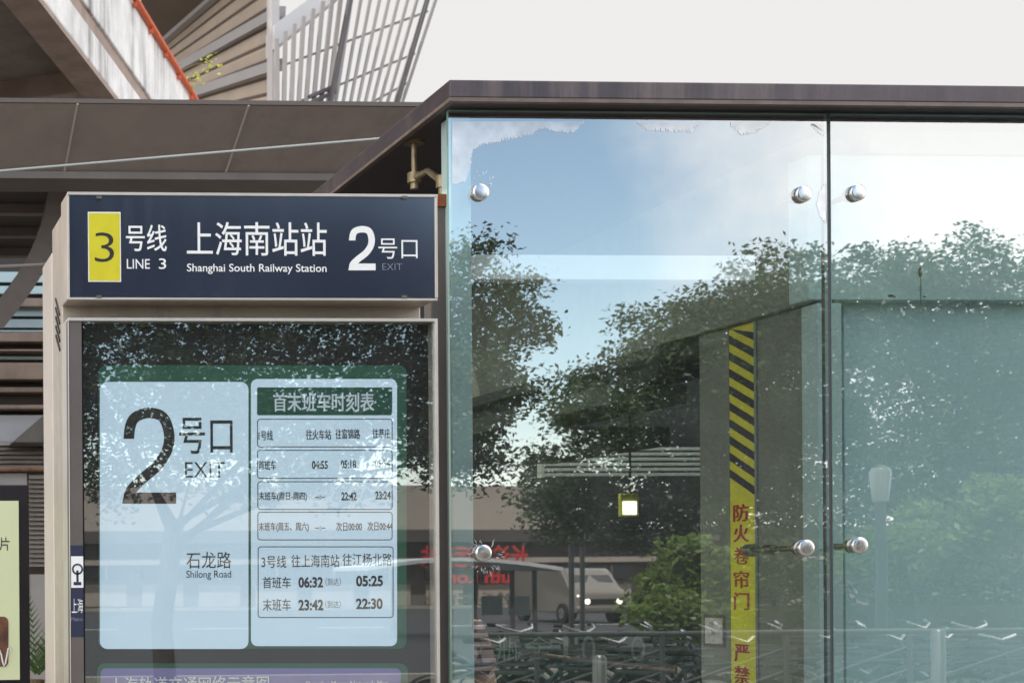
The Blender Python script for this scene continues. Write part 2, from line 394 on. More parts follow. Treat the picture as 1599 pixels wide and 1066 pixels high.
# posters
yp = YT + .047
o = MB(); rpanel(o, 154, 570, 635, 1012, 12, yp, .003); sh = o.build('poster_backing', GREEN, tot)
o = MB(); rpanel(o, 156, 596, 388, 1012.5, 12, yp - .001, .0009); ex = o.build('exit_poster', PAPER, tot, label='pale blue poster with a large number two')
o = MB(); yt = yp - .0016
numeral_two(o, 190, 636, 275, 786, yt, 16.5); text(o, '号口', 280, 652, 363, 708, yt, .004); text(o, 'EXIT', 289, 721, 351, 745, yt, -.004)
text(o, '石龙路', 291, 861, 361, 887, yt, .002); text(o, 'Shilong Road', 291, 890, 361, 905, yt, .004)
o.build('lettering', INK, ex)
o = MB(); rpanel(o, 392, 591.5, 620, 1008, 10, yp - .001, .0009); ti = o.build('timetable_poster', PAPER, tot, label='pale blue timetable poster with boxed rows')
o = MB(); rpanel(o, 401.5, 604.5, 612.5, 648, 2.5, yp - .0017, .0006); tb = o.build('title_bar', GREEND, ti)
o = MB(); yt = yp - .0016
text(o, '首末班车时刻表', 427, 612.5, 584, 642, yp - .0023, .012, 1)
for a in ((401.5, 653.5, 613, 698), (401.5, 702, 613, 747), (402, 751, 613, 795.5), (402, 798.5, 613, 843), (402.5, 852.5, 614.5, 964)): routline(o, *a, 5, 1.3, yt)
for s, a, b, c, d, w in (
    ('1号线', 404, 672, 426, 687, .012), ('往火车站', 478, 670.5, 517, 686, .012), ('往富锦路', 524, 669.5, 562, 685, .012), ('往莘庄', 582, 669, 609, 684, .012),
    ('首班车', 404, 719, 431, 733, .012), ('04:55', 487, 719, 512, 732, .03), ('05:18', 532, 718, 556, 731, .03), ('05:54', 585, 717, 609, 730, .03),
    ('末班车(周日-周四)', 404, 767.5, 479, 782.5, .012), ('--:--', 492, 773, 508, 779, .02), ('22:42', 533, 768, 557, 781, .03), ('23:24', 586, 766.5, 610, 779.5, .03),
    ('末班车(周五、周六)', 404, 815, 482, 830, .012), ('--:--', 492, 821, 508, 827, .02), ('次日00:00', 525, 814.5, 565, 828.5, .012), ('次日00:44', 574, 814, 613, 828, .012),
    ('3号线', 408.5, 867, 447, 886, .004), ('往上海南站', 455, 865.5, 530, 885, .004), ('往江杨北路', 535, 863.5, 612, 883, .004),
    ('首班车', 410.5, 900, 454, 918, .006), ('06:32', 466, 900, 504.5, 917, .035), ('05:25', 556, 898, 598, 915, .035),
    ('末班车', 410.5, 934.5, 454, 953, .006), ('23:42', 466, 935.5, 505, 952.5, .035), ('22:30', 556, 933.5, 597.5, 950.5, .035)):
    text(o, s, a, b, c, d, yt, w)
text(o, '（到达）', 508, 902, 532, 914, yt, 0, 2); text(o, '（到达）', 508, 937, 532, 949, yt, 0, 2)
o.build('lettering', [INK, mat('title_white', lin(215, 228, 238), .6, emit=(.7, .8, .85, .04)), INKG], ti)
o = MB(); rpanel(o, 152, 1035, 637, 1420, 12, yp, .003); o.build('poster_backing', GREEN, tot)
o = MB(); rpanel(o, 157, 1042.5, 626, 1415, 8, yp - .001, .0009); mp_ = o.build('map_poster', PURPLE, tot, label='purple network map poster at the bottom')
o = MB(); text(o, '上海轨道交通网络示意图', 172, 1055, 420, 1083, yp - .0016, .004); text(o, 'Shanghai Metro Network Map', 478, 1062, 606, 1074, yp - .0016, .0)
o.build('lettering', WHITE, mp_)

# ================================================================ station entrance (glass box)
ent = thing('station_entrance', 'glass station entrance with dark flat canopy and bolted glass panes', 'entrance', (4.0, 6.0, 0))
YC = 4.32                                                   # canopy front
xc0 = P(702, 128, YC).x; xc1 = 9.0; zc1 = P(1000, 127.5, YC).z; zc0 = P(1000, 161, YC).z
o = MB(); o.box(xc0, xc1, YC, 7.4, zc0 + .012, zc1); o.build('roof', CANOPY, ent, .004)
o = MB(); o.box(xc0, xc1, YC, YC + .02, zc0, zc0 + .0119); o.box(xc0, xc0 + .02, YC + .02, 7.4, zc0, zc0 + .0119); o.build('drip_edge', mat('drip_edge', lin(112, 98, 92), .5, .2, noise=(14, .3)), ent)
o = MB(); o.box(xc0 + .021, xc1, YC + .021, 7.39, zc0 + .006, zc0 + .0115); o.build('soffit', SOFFIT, ent)
xg0 = P(703, 600, YG).x; xg1 = P(1293.5, 600, YG).x; xg2 = P(1299.5, 600, YG).x; xg3 = P(1790, 600, YG).x
zg1 = zc0 - .0015; zg0 = .08
zh0 = zc0 - .001
def pane(x0, x1):
    o = MB(); o.box(x0, x1, YG, YG + .014, zg0, zg1)
    for i, f in enumerate(o.f):
        ys_ = {round(o.v[k][1], 4) for k in f}
        o.mi[i] = (0 if min(ys_) < YG + .007 else 1) if len(ys_) == 1 else 2
    return o.build('glass_pane', [GLASS, CLEARB, GEDGE], ent)
pn1 = pane(xg0, xg1); pn2 = pane(xg2, xg3)
o = MB(); o.box(xg1 + .0005, xg2 - .0005, YG + .003, YG + .03, zg0, zh0); o.build('joint_seal', RUBBER, ent)
# floor plinth under the panes
o = MB(); o.box(xg0, xg3, YG - .03, YG + .12, 0, .08); o.build('plinth', mat('granite', lin(120, 116, 114), .5, noise=(30, .3)), ent)
# delaminated film along the edges of the left pane: ragged, feathered
def ragged(pts, name='delamination'):
    """pts: closed outline [(px, py, feather)] ; feather > 0 breaks that run into fine teeth"""
    out = []; n = len(pts)
    for i in range(n):
        x0, y0, fe = pts[i]; x1, y1, _ = pts[(i + 1) % n]; out.append((x0, y0))
        if fe:
            L = math.hypot(x1 - x0, y1 - y0); k = max(2, int(L / 1.3)); nx, ny = (y1 - y0) / L, -(x1 - x0) / L
            for j in range(1, k):
                t = j / k; a = fe * .7 * (random.random() ** 1.5 if j % 2 else random.random() * -.25)
                out.append((x0 + (x1 - x0) * t - nx * a, y0 + (y1 - y0) * t - ny * a))
    return out
def film(parent, outline, Y):
    o = MB(); pts = [P(x, y, Y) for x, y in outline]; o.add(pts, [tuple(range(len(pts)))])
    ob = o.build('delamination', FILMT, parent)
    bm = bmesh.new(); bm.from_mesh(ob.data); bmesh.ops.triangulate(bm, faces=bm.faces); bm.to_mesh(ob.data); bm.free()
def filmmat():
    m = bpy.data.materials.new('film_air'); m.use_nodes = True; n = m.node_tree; n.nodes.clear(); L = n.links.new
    o = n.nodes.new('ShaderNodeOutputMaterial'); d = n.nodes.new('ShaderNodeBsdfDiffuse'); d.inputs[0].default_value = (.86, .85, .86, 1); t = n.nodes.new('ShaderNodeBsdfTransparent')
    z = n.nodes.new('ShaderNodeTexNoise'); z.inputs['Scale'].default_value = 16; tcx = n.nodes.new('ShaderNodeTexCoord'); L(tcx.outputs['Object'], z.inputs[0])
    r = n.nodes.new('ShaderNodeMapRange'); L(z.outputs[0], r.inputs[0]); r.inputs[1].default_value = .3; r.inputs[2].default_value = .7; r.inputs[3].default_value = .6; r.inputs[4].default_value = .95
    gl = n.nodes.new('ShaderNodeBsdfGlossy'); gl.inputs['Roughness'].default_value = .05; q = n.nodes.new('ShaderNodeMixShader'); q.inputs[0].default_value = .32; L(d.outputs[0], q.inputs[1]); L(gl.outputs[0], q.inputs[2])
    x = n.nodes.new('ShaderNodeMixShader'); L(r.outputs[0], x.inputs[0]); L(t.outputs[0], x.inputs[1]); L(q.outputs[0], x.inputs[2]); L(x.outputs[0], o.inputs[0])
    return m
FILMT = filmmat()
yf = YG - .0012
film(pn1, ragged([(911, 193, 9), (895, 207, 9), (875, 207, 9), (845, 201, 9), (830, 211, 9), (790, 220, 9), (755, 226, 8), (738, 234, 7), (735, 262, 6), (727, 284, 5), (712, 288, 0), (706, 286, 0), (706, 190, 0), (912, 190, 0)]), yf)
film(pn1, ragged([(1094, 193, 9), (1080, 207, 9), (1040, 206, 9), (1010, 203, 9), (996, 193, 0), (996, 190.5, 0), (1096, 190.5, 0)]), yf)
film(pn1, ragged([(1203, 193, 9), (1180, 208, 9), (1158, 211, 9), (1141, 196, 0), (1141, 191, 0), (1205, 191, 0)]), yf)
film(pn1, ragged([(1288, 193, 0), (1288, 214, 8), (1276, 206, 8), (1266, 194, 0)]), yf)
film(pn1, ragged([(1289, 285, 0), (1290, 350, 4), (1280, 338, 5), (1275, 318, 5), (1280, 298, 4)]), yf)
def burst(parent, cx, cy, r0, r1, n=46):
    o = MB()
    for k in range(n):
        a = random.uniform(0, 2 * math.pi); b = r0 + random.random() * (r1 - r0) * .5; c = b + random.uniform(2, (r1 - r0) * .6); w = random.uniform(.35, .9)
        d = (math.cos(a), math.sin(a)); e = (-d[1], d[0])
        o.add([P(cx + d[0] * b, cy + d[1] * b, yf), P(cx + d[0] * (b + c) / 2 + e[0] * w, cy + d[1] * (b + c) / 2 + e[1] * w, yf), P(cx + d[0] * c, cy + d[1] * c, yf), P(cx + d[0] * (b + c) / 2 - e[0] * w, cy + d[1] * (b + c) / 2 - e[1] * w, yf)], [(0, 1, 2, 3)])
    o.build('delamination', FILMT, parent)
burst(pn1, 758, 868, 16, 34); burst(pn1, 752, 286, 10, 24, 30)
# stand-off bolts, each with the rod behind it
def bolt(px, py, arm=None):
    c = P(px, py, YG - .016); c2 = Vector((c.x, YG, c.z))
    o = MB(); r = .0265
    prof = [(0, .0), (.019, .0), (.0235, .001), (r, .003), (r, .0135), (r * .94, .0158)]
    n = 32; vs = []
    for rad, dy in prof: vs += [(c.x + rad * math.cos(k * 2 * math.pi / n), c.y + dy, c.z + rad * math.sin(k * 2 * math.pi / n)) for k in range(n)]
    fs = [(i * n + k, i * n + (k + 1) % n, (i + 1) * n + (k + 1) % n, (i + 1) * n + k) for i in range(len(prof) - 1) for k in range(n)]
    o.add(vs, fs); b = o.build('bolt', STEEL, ent, smooth=True)
    o = MB(); o.tube([(c.x, YG + .0145, c.z), (c.x, YG + .03, c.z)], .024, 20); o.tube([(c.x, YG + .03, c.z), (c.x, YG + .11, c.z)], .009, 12)
    o.build('rod', STEELD, b, smooth=True)
    return b, c
for px, py in ((752, 299), (1257, 302), (1341.5, 300), (756, 863), (1261, 855), (1344.5, 851)): bolt(px, py)
# spider bracket hanging from the soffit at the corner, and the one behind the lower bolt
o = MB(); pA = P(647, 280, 4.75); zs = zc0 + .006
o.tube([(pA.x, pA.y, zs), (pA.x, pA.y, zs - .008)], .034, 20); o.tube([(pA.x, pA.y, zs - .008), (pA.x, pA.y, pA.z + .02)], .010, 12)
o.tube([(pA.x, pA.y, pA.z + .022), (pA.x, pA.y, pA.z - .012)], .023, 16); o.tube([(pA.x, pA.y, pA.z - .012), (pA.x, pA.y, pA.z - .034)], .014, 12)
pB = P(690, 283, 4.55); o.tube([(pA.x, pA.y, pA.z + .004), (pA.x * .5 + pB.x * .5, (pA.y + pB.y) / 2, pA.z), pB], [.013, .010, .012], 12)
o.tube([pB + Vector((0, 0, .018)), pB - Vector((0, 0, .022))], .019, 16); o.tube([pB - Vector((0, 0, .022)), pB - Vector((0, 0, .05))], .012, 12)
o.build('spider_bracket', mat('rusty_steel', lin(150, 136, 108), .42, .6, noise=(22, .45)), ent, smooth=True)
o = MB(); c = P(1259, 856, YG + .03); e = c + Vector((0, .30, -.0)); o.tube([c, e], .008, 12); h = c + Vector((0, .18, 0)); o.tube([h + Vector((-.0, -.02, 0)), h + Vector((0, .02, 0))], .018, 16); o.tube([e - Vector((.0, .04, 0)), e], .022, 16)
o.build('spider_bracket', STEELD, ent, smooth=True)
# steel post at the left edge, dark column outside it
o = MB(); o.box(P(705.5, 600, YG + .06).x, P(738, 600, YG + .06).x, YG + .06, YG + .13, 0, zh0 - .001); o.build('edge_post', mat('edge_post_paint', lin(178, 200, 200), .5, noise=(5, .12), streak=(12, .3, lin(140, 160, 160))), ent, .003)
o = MB(); o.box(P(675, 700, 4.5).x, P(702, 700, 4.5).x, 4.5, 4.56, 0, P(690, 306, 4.5).z); o.build('corner_column', mat('column_paint', lin(104, 96, 94), .5, noise=(6, .12), streak=(14, .4, lin(80, 68, 64))), ent, .004)
o = MB(); o.box(P(684, 305, 4.49).x, P(699, 305, 4.49).x, 4.49, 4.499, P(690, 322, 4.49).z, P(690, 303, 4.49).z); o.build('column_cap', mat('rust', lin(140, 80, 50), .8, noise=(30, .4)), ent)
# teal frame and boards behind the right pane
yb = YG + .15
xq = 3.17
o = MB(); pbox(o, 1262, 253, 3900, 472, yb, .10); o.build('fascia_board', TEAL, ent, .003)
o = MB(); pbox(o, 1359, 196, 3900, 250, yb + .03, .05); o.build('upper_board', mat('upper_board', lin(165, 172, 174), .5, noise=(4, .06)), ent, .003)
for a in ((1279, 1297), (1301, 1317)):
    o = MB(); pbox(o, a[0], 473, a[1], 1300, yb, .08); o.build('door_post', TEAL, ent, .003)
o = MB(); pbox(o, 1279, 855, 1317, 857, yb - .004, .003); o.build('post_collar', TEALD, ent, .002)
o = MB(); pbox(o, 1320, 470, 3900, 1300, yb + .06, .04); o.build('wall_board', TEALD, ent, .003)
o = MB(); pbox(o, 1291, 475, 1294.5, 1300, yb - .0012, .001); o.build('rust_streak', mat('rust_streak', lin(150, 125, 100), .8, noise=(14, .3)), ent)
o = MB(); a = P(1438, 418, yb - .002)
for dx, dy, w, h_ in ((0, 0, 3.0, 14), (1, 14, .7, 42), (-46, 42, 5, 3.5), (-40, 44, 2, 2), (7, 44, 3, 2)):
    q = [P(1437 + dx + w * math.cos(k * .7) * (1 + .4 * math.sin(k * 3.1)), 418 + dy + h_ * .5 + h_ * .6 * math.sin(k * .7), yb - .0015) for k in range(9)]; o.add(q, [tuple(range(9))])
o.build('stain', mat('rust_stain', lin(70, 72, 66), .8), ent)
# side wall going back: shutter guide with hazard strip
XW = P(1277, 800, yb + .08).x
def yat(px): return PXW(px, 800, XW).y
y0_, y1_, y2_, y3_ = yb + .081, yat(1181), yat(1139), yat(1093)
def zx(px, py): return PXW(px, py, XW).z
zb = zx(1200, 494)
o = MB(); o.box(XW, XW + .12, y0_, y1_, 0, zb); o.box(XW + .006, XW + .12, y1_, y2_, 0, zb); o.box(XW, XW + .12, y2_, y3_, 0, zb); o.build('side_wall', OLIVE, ent, .004)
o = MB(); o.box(XW - .006, XW - .001, y1_ - .012, y1_, 0, zb - .001); o.build('shutter_guide', mat('guide_grey', lin(130, 138, 138), .4, .3, noise=(9, .1)), ent)
o = MB(); o.box(XW + .002, XW + .0055, y1_ + .002, y2_ - .002, .2, zb - .004); hz = o.build('hazard_strip', mat('hazard_yellow', lin(236, 226, 36), .45, noise=(12, .1)), ent)
o = MB(); ya, yz = y1_ + .002, y2_ - .002; xs = XW + .0012
zs1 = zb - .004; zs0 = zx(1160, 762); pitch = (zs1 - zs0) / 9.6
k = 0; d_ = yz - ya
while zs1 - k * pitch > zs0:
    t0 = zs1 - k * pitch; hh = pitch * .5; sl = pitch * 1.25
    # falls from the far (left in view) edge to the near (right) edge
    pts = [(xs, yz, min(t0 + sl * .5, zs1)), (xs, ya, min(t0 - sl * .5, zs1)), (xs, ya, min(t0 - sl * .5 - hh, zs1)), (xs, yz, min(t0 + sl * .5 - hh, zs1))]
    o.add(pts, [(0, 1, 2, 3)]); k += 1
o.build('stripe_pattern', BLACKV, hz)
o = MB()
for ch, cy_ in zip('防火卷帘门严禁站人', (800, 832, 867, 904, 938, 1019, 1053, 1087, 1121)):
    v, f = glyphs(ch); yaa, ybb = yat(1145), yat(1168); zt_, zb_ = zx(1157, cy_ - 13.5), zx(1157, cy_ + 13.5)
    for q, (dy_, dz_) in enumerate(((0, 0), (.0035, 0), (-.0035, 0), (0, .0008), (.0018, -.0008))):
        o.add([(xs - .00006 * q, yaa + p[0] * (ybb - yaa) + dy_, zb_ + p[1] * (zt_ - zb_) + dz_) for p in v], f)
o.build('lettering', RED, hz)
# key switch plate
ka, kb = yat(1132), yat(1099); kz1, kz0 = zx(1115, 959), zx(1115, 1009)
o = MB(); o.box(XW - .004, XW - .0005, ka, kb, kz0, kz1); kp = o.build('switch_plate', mat('plate', lin(104, 98, 94), .5, .1, noise=(24, .3)), ent, .0015)
o = MB(); o.box(XW - .0065, XW - .0041, ka + .012, kb - .012, kz0 + .012, kz1 - .012); o.build('inner_plate', mat('plate_in', lin(222, 214, 208), .5, .1, noise=(40, .3)), kp, .001)
o = MB(); o.tube([(XW - .0066, (ka + kb) / 2, (kz0 + kz1) / 2 - .003), (XW - .022, (ka + kb) / 2, (kz0 + kz1) / 2 - .003)], .010, 14); o.build('key_lock', STEEL, kp, smooth=True)
# shutter housing and long beams running back
o = MB(); o.box(XW - .03, XW + .13, y0_, 7.3, zb + .001, zc0 - .004); o.build('shutter_housing', OLIVE, ent, .004)
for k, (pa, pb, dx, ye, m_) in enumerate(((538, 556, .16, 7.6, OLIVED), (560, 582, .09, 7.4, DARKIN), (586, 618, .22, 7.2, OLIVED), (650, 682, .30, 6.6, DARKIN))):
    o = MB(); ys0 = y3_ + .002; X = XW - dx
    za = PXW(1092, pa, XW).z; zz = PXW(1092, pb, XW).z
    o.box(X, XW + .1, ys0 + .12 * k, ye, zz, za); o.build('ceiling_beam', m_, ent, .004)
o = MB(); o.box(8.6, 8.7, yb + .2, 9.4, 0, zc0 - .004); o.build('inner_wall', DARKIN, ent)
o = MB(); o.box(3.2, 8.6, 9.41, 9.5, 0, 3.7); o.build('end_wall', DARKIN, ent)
o = MB(); pbox(o, 741, 398, 1180, 437, 4.55, .06); o.build('cross_beam', mat('cross_beam', lin(238, 234, 230), .5, noise=(5, .06)), ent, .004)
# louvred screen deep inside
lv = MB()
for k in range(6): pbox(lv, 850, 698 + k * 8, 1096, 702.5 + k * 8, 8.4, .05)
pbox(lv, 846, 694, 850, 745, 8.4, .06)
scr = tag(lv.build('louvre_screen', mat('louvre_white', lin(215, 220, 205), .5, noise=(6, .1))), 'pale slatted screen deep inside the glass entrance', 'screen')
# lit exit lamp
lp = thing('ceiling_lamp', 'small yellow framed lamp glowing inside the glass entrance', 'lamp', P(985, 788, 7.0))
o = MB(); pbox(o, 970, 770, 998, 806, 7.0, .03); o.build('housing', mat('lamp_yellow', lin(190, 190, 70), .5), lp, .004)
o = MB(); pbox(o, 973, 782, 995, 803, 6.992, .007); o.build('diffuser', mat('lamp_lit', (.9, .9, .85), .5, emit=(1, 1, .92, .8)), lp, .003)
o = MB(); c = P(984, 770, 7.03); o.tube([c, (c.x, c.y, zc0)], .006, 8); o.build('hanger', DARKIN, lp)
# dark green banner with pale characters
o = MB(); pbox(o, 690, 985, 1091, 1062, 7.5, .03); bn = tag(o.build('banner', mat('banner_green', lin(20, 66, 42), .6, noise=(4, .2)), None), 'dark green banner with pale characters low behind the left glass pane', 'banner')
o = MB(); lf = []
text(o, '电', 728, 992, 762, 1030, 7.495, -.004); text(o, '瓶', 775, 990, 811, 1031, 7.495, -.004); text(o, '舍', 820, 992, 864, 1030, 7.495, -.004); text(o, '1', 880, 992, 887, 1030, 7.495, -.004); text(o, '0', 908, 992, 930, 1032, 7.495, -.004); text(o, '0', 985, 992, 1008, 1032, 7.495, -.004)
ob = o.build('lettering', mat('banner_ink', lin(120, 150, 130), .6), None)
ob.parent = bn; off = Vector(ob.location) - Vector(bn.location); ob.location = off
o = MB(); c = P(1067, 1047, 6.0); o.tube([c, c + Vector((0, .02, 0))], .037, 24); o.tube([c + Vector((0, .02, 0)), c + Vector((0, 3.3, 0))], .012, 10); tag(o.build('handrail', STEELD, None, smooth=True), 'steel handrail with round end disc inside the entrance', 'handrail')

# ================================================================ person inside behind the edge post
def skin(name, joints, links, m, parent, root=0, sub=2):
    me = bpy.data.meshes.new(name); off = root_loc(parent)
    me.from_pydata([tuple(Vector(p[:3]) - off) for p in joints], links, []); ob = bpy.data.objects.new(name, me); COL.objects.link(ob); ob.parent = parent
    md = ob.modifiers.new('skin', 'SKIN'); md.use_smooth_shade = True
    for i, p in enumerate(joints): me.skin_vertices[0].data[i].radius = (p[3], p[4] if len(p) > 4 else p[3])
    me.skin_vertices[0].data[root].use_root = True
    ss = ob.modifiers.new('subsurf', 'SUBSURF'); ss.levels = sub; ss.render_levels = sub
    me.materials.append(m); return ob
pc = P(668, 980, 4.75); hx, hy = pc.x, 4.80
per = thing('person', 'person in a striped short sleeved shirt standing behind the left glass edge', 'person', (hx, hy, 0))
SKIN_ = mat('skin', lin(190, 140, 115), .5, noise=(20, .08)); SHIRT = None
m = bpy.data.materials.new('striped_cloth'); m.use_nodes = True; n = m.node_tree; b = n.nodes['Principled BSDF']; b.inputs['Roughness'].default_value = .85
t = n.nodes.new('ShaderNodeTexCoord'); wv = n.nodes.new('ShaderNodeTexWave'); wv.bands_direction = 'Z'; wv.inputs['Scale'].default_value = 11; wv.inputs['Distortion'].default_value = .4
cr = n.nodes.new('ShaderNodeValToRGB'); cr.color_ramp.interpolation = 'CONSTANT'; cr.color_ramp.elements[0].color = lin(70, 45, 55); cr.color_ramp.elements[1].position = .45; cr.color_ramp.elements[1].color = lin(185, 150, 140)
n.links.new(t.outputs['Object'], wv.inputs[0]); n.links.new(wv.outputs['Fac'], cr.inputs[0]); n.links.new(cr.outputs[0], b.inputs['Base Color']); SHIRT = m
J = [(hx, hy, .95, .15, .11), (hx, hy, 1.2, .145, .10), (hx, hy, 1.38, .15, .095), (hx, hy, 1.47, .06), (hx, hy - .01, 1.56, .075, .085), (hx, hy - .01, 1.66, .07, .085),
     (hx + .17, hy, 1.40, .055), (hx + .235, hy - .01, 1.13, .042), (hx + .25, hy - .10, .90, .03), (hx + .25, hy - .13, .82, .035, .02),
     (hx - .17, hy, 1.40, .055), (hx - .235, hy - .01, 1.13, .042), (hx - .25, hy - .08, .90, .03), (hx - .25, hy - .10, .82, .035, .02),
     (hx + .10, hy, .88, .095), (hx + .11, hy, .48, .065), (hx + .11, hy + .01, .09, .045), (hx + .12, hy - .13, .04, .04, .03),
     (hx - .10, hy, .88, .095), (hx - .11, hy, .48, .065), (hx - .11, hy + .01, .09, .045), (hx - .12, hy - .13, .04, .04, .03)]
LK = [(0, 1), (1, 2), (2, 3), (3, 4), (4, 5), (2, 6), (6, 7), (7, 8), (8, 9), (2, 10), (10, 11), (11, 12), (12, 13), (0, 14), (14, 15), (15, 16), (16, 17), (0, 18), (18, 19), (19, 20), (20, 21)]
fi = len(J)
for sx, base in ((1, 9), (-1, 13)):
    bx, by, bz = J[base][:3]
    for q, ln in enumerate((.075, .085, .08, .065)):
        dx = (q - 1.5) * .018
        J += [(bx + dx, by - .01, bz - .035, .009), (bx + dx, by - .02, bz - .035 - ln * .5, .008), (bx + dx * .9, by - .01, bz - .035 - ln, .007)]; k = len(J) - 3; LK += [(base, k), (k, k + 1), (k + 1, k + 2)]
    J += [(bx - sx * .035, by - .03, bz - .02, .010), (bx - sx * .042, by - .045, bz - .06, .008)]; k = len(J) - 2; LK += [(base, k), (k, k + 1)]
skin('body', J, LK, SKIN_, per)
JS = [(hx, hy, .93, .165, .125), (hx, hy, 1.2, .16, .115), (hx, hy, 1.385, .165, .11), (hx, hy, 1.45, .075), (hx + .17, hy, 1.395, .068), (hx + .215, hy - .005, 1.22, .062), (hx - .17, hy, 1.395, .068), (hx - .215, hy - .005, 1.22, .062)]
skin('shirt', JS, [(0, 1), (1, 2), (2, 3), (2, 4), (4, 5), (2, 6), (6, 7)], SHIRT, per)
JT = [(hx, hy, .97, .158, .118), (hx + .10, hy, .86, .105), (hx + .11, hy, .48, .08), (hx + .11, hy + .01, .10, .065), (hx - .10, hy, .86, .105), (hx - .11, hy, .48, .08), (hx - .11, hy + .01, .10, .065)]
skin('trousers', JT, [(0, 1), (1, 2), (2, 3), (0, 4), (4, 5), (5, 6)], mat('trousers', lin(45, 45, 55), .9), per)
skin('hair', [(hx, hy + .03, 1.60, .075, .07), (hx, hy + .01, 1.70, .076, .085)], [(0, 1)], mat('hair', lin(25, 20, 20), .6), per)

# ================================================================ station canopy behind (left)
ca = thing('station_canopy', 'long brown metal canopy fascia behind the totem sign', 'canopy', (2, 10, 0))
YA = 9.0
def inclined(px, py, t): # lower edge lies further back
    return None
xA0, xA1 = P(-400, 163, YA).x, P(900, 169, YA).x
zA1 = P(300, 164, YA).z; YB = YA * 1.062; zA0 = P(300, 270, YB).z
FASC = mat('fascia_metal', lin(176, 162, 155), .5, .05, noise=(2, .1), streak=(5, .45, lin(138, 124, 118)))
o = MB(); seams = [P(-150, 162, YA).x, P(121, 162, YA).x, P(388, 165, YA).x, P(655, 165, YA).x]; xs_ = [xA0] + seams + [xA1]
for a, b_ in zip(xs_[:-1], xs_[1:]):
    o.prism([Vector((a + .006, YA, zA1)), Vector((b_ - .006, YA, zA1)), Vector((b_ - .006, YB, zA0)), Vector((a + .006, YB, zA0))], (0, .03, .01))
o.build('fascia', FASC, ca)
o = MB(); o.prism([Vector((xA0, YA + .012, zA1)), Vector((xA1, YA + .012, zA1)), Vector((xA1, YB + .012, zA0)), Vector((xA0, YB + .012, zA0))], (0, .02, .006)); o.build('seam_backing', mat('seam', lin(150, 138, 130), .5), ca)
for x in seams:
    o = MB(); o.bar((x, YA - .004, zA1), (x, YB - .004, zA0), .016, .012, (1, 0, 0)); o.build('seam_strip', mat('seam_light', lin(205, 195, 186), .5), ca)
o = MB(); o.box(xA0, xA1, YA - .01, YA + .4, zA1 + .002, zA1 + .03); o.build('top_flashing', mat('flashing', lin(96, 86, 80), .5, .3), ca)
o = MB(); o.box(xA0, xA1, YA + .5, 12, zA1 - .12, zA1 - .02); o.build('roof', mat('canopy_roof', lin(120, 116, 112), .7), ca)
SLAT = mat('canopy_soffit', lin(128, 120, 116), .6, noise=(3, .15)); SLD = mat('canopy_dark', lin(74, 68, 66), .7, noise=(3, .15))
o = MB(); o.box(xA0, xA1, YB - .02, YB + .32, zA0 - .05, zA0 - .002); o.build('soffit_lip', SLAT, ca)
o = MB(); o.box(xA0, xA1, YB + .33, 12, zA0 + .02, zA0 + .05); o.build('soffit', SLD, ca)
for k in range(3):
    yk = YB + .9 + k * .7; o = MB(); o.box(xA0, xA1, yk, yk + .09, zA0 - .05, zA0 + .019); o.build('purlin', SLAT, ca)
def arch(px_top, py_top, px_bot, py_bot, Y, dY):
    a = P(px_top, py_top, Y); b_ = P(px_bot, py_bot, Y + dY); o = MB(); n = 10; pts = []
    for k in range(n + 1):
        t = k / n; p = a.lerp(b_, t); p.x += .10 * math.sin(math.pi * t); pts.append(p)
    for p, q in zip(pts[:-1], pts[1:]): o.bar(p, q, .16, .10, (0, 1, 0))
    o.build('rib', SLAT, ca)
arch(96, 285, -6, 500, YB + .5, .8)
o = MB(); o.tube([P(-60, 419, 9.8), P(110, 411, 9.8)], .012, 8); o.build('tie_rod', mat('tie_rod', lin(170, 160, 150), .4, .5), ca)
tag((lambda o: o.build('cable', mat('cable_grey', lin(165, 168, 166), .5), None))(MB().tube([P(-80, 274, 7.5), P(250, 246, 7.5), P(660, 211, 7.5)], .007, 8)), 'thin pale cable stretched across the brown canopy fascia', 'cable')

# building far left under the canopy: window bands and ledges
rb = thing('station_building', 'station building with stacked window bands and beige ledges left of the totem', 'building', (P(0, 600, 14).x, 14.3, 0))
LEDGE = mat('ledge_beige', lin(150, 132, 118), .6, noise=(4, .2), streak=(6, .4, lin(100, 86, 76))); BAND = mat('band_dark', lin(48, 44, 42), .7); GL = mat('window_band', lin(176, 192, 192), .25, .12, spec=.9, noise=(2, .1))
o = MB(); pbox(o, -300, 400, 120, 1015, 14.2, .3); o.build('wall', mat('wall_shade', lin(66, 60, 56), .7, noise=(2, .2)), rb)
for a, b_ in ((424, 440), (446, 458), (480, 493), (498, 511), (515, 518), (556, 561)):
    o = MB(); pbox(o, -300, a, 120, b_, 14.12, .07); o.build('window_band', GL, rb)
for a, b_, d_ in ((465, 478, .1), (519, 533, .14), (545, 548, .2), (566, 592, .2), (604, 612, .12), (632, 638, .25)):
    o = MB(); pbox(o, -300, a, 120, b_, 14.1 - d_, .09 + d_); o.build('ledge', LEDGE, rb, .008)
o = MB(); pbox(o, -300, 648, 120, 690, 14.0, .1); o.build('sign_band', mat('pale_band', lin(196, 196, 202), .5, noise=(3, .1)), rb)
LOUV = mat('louvre_beige', lin(176, 166, 158), .5, .2, noise=(5, .12))
o = MB()
for k in range(6): o.prism([P(-300, 690 + k * 7, 13.9), P(120, 690 + k * 7, 13.9), P(120, 695 + k * 7, 13.85), P(-300, 695 + k * 7, 13.85)], (0, .05, .01))
o.build('louvre', LOUV, rb)
o = MB()
for k in range(20): o.prism([P(46, 742 + k * 7.2, 13.9), P(120, 742 + k * 7.2, 13.9), P(120, 747 + k * 7.2, 13.85), P(46, 747 + k * 7.2, 13.85)], (0, .05, .01))
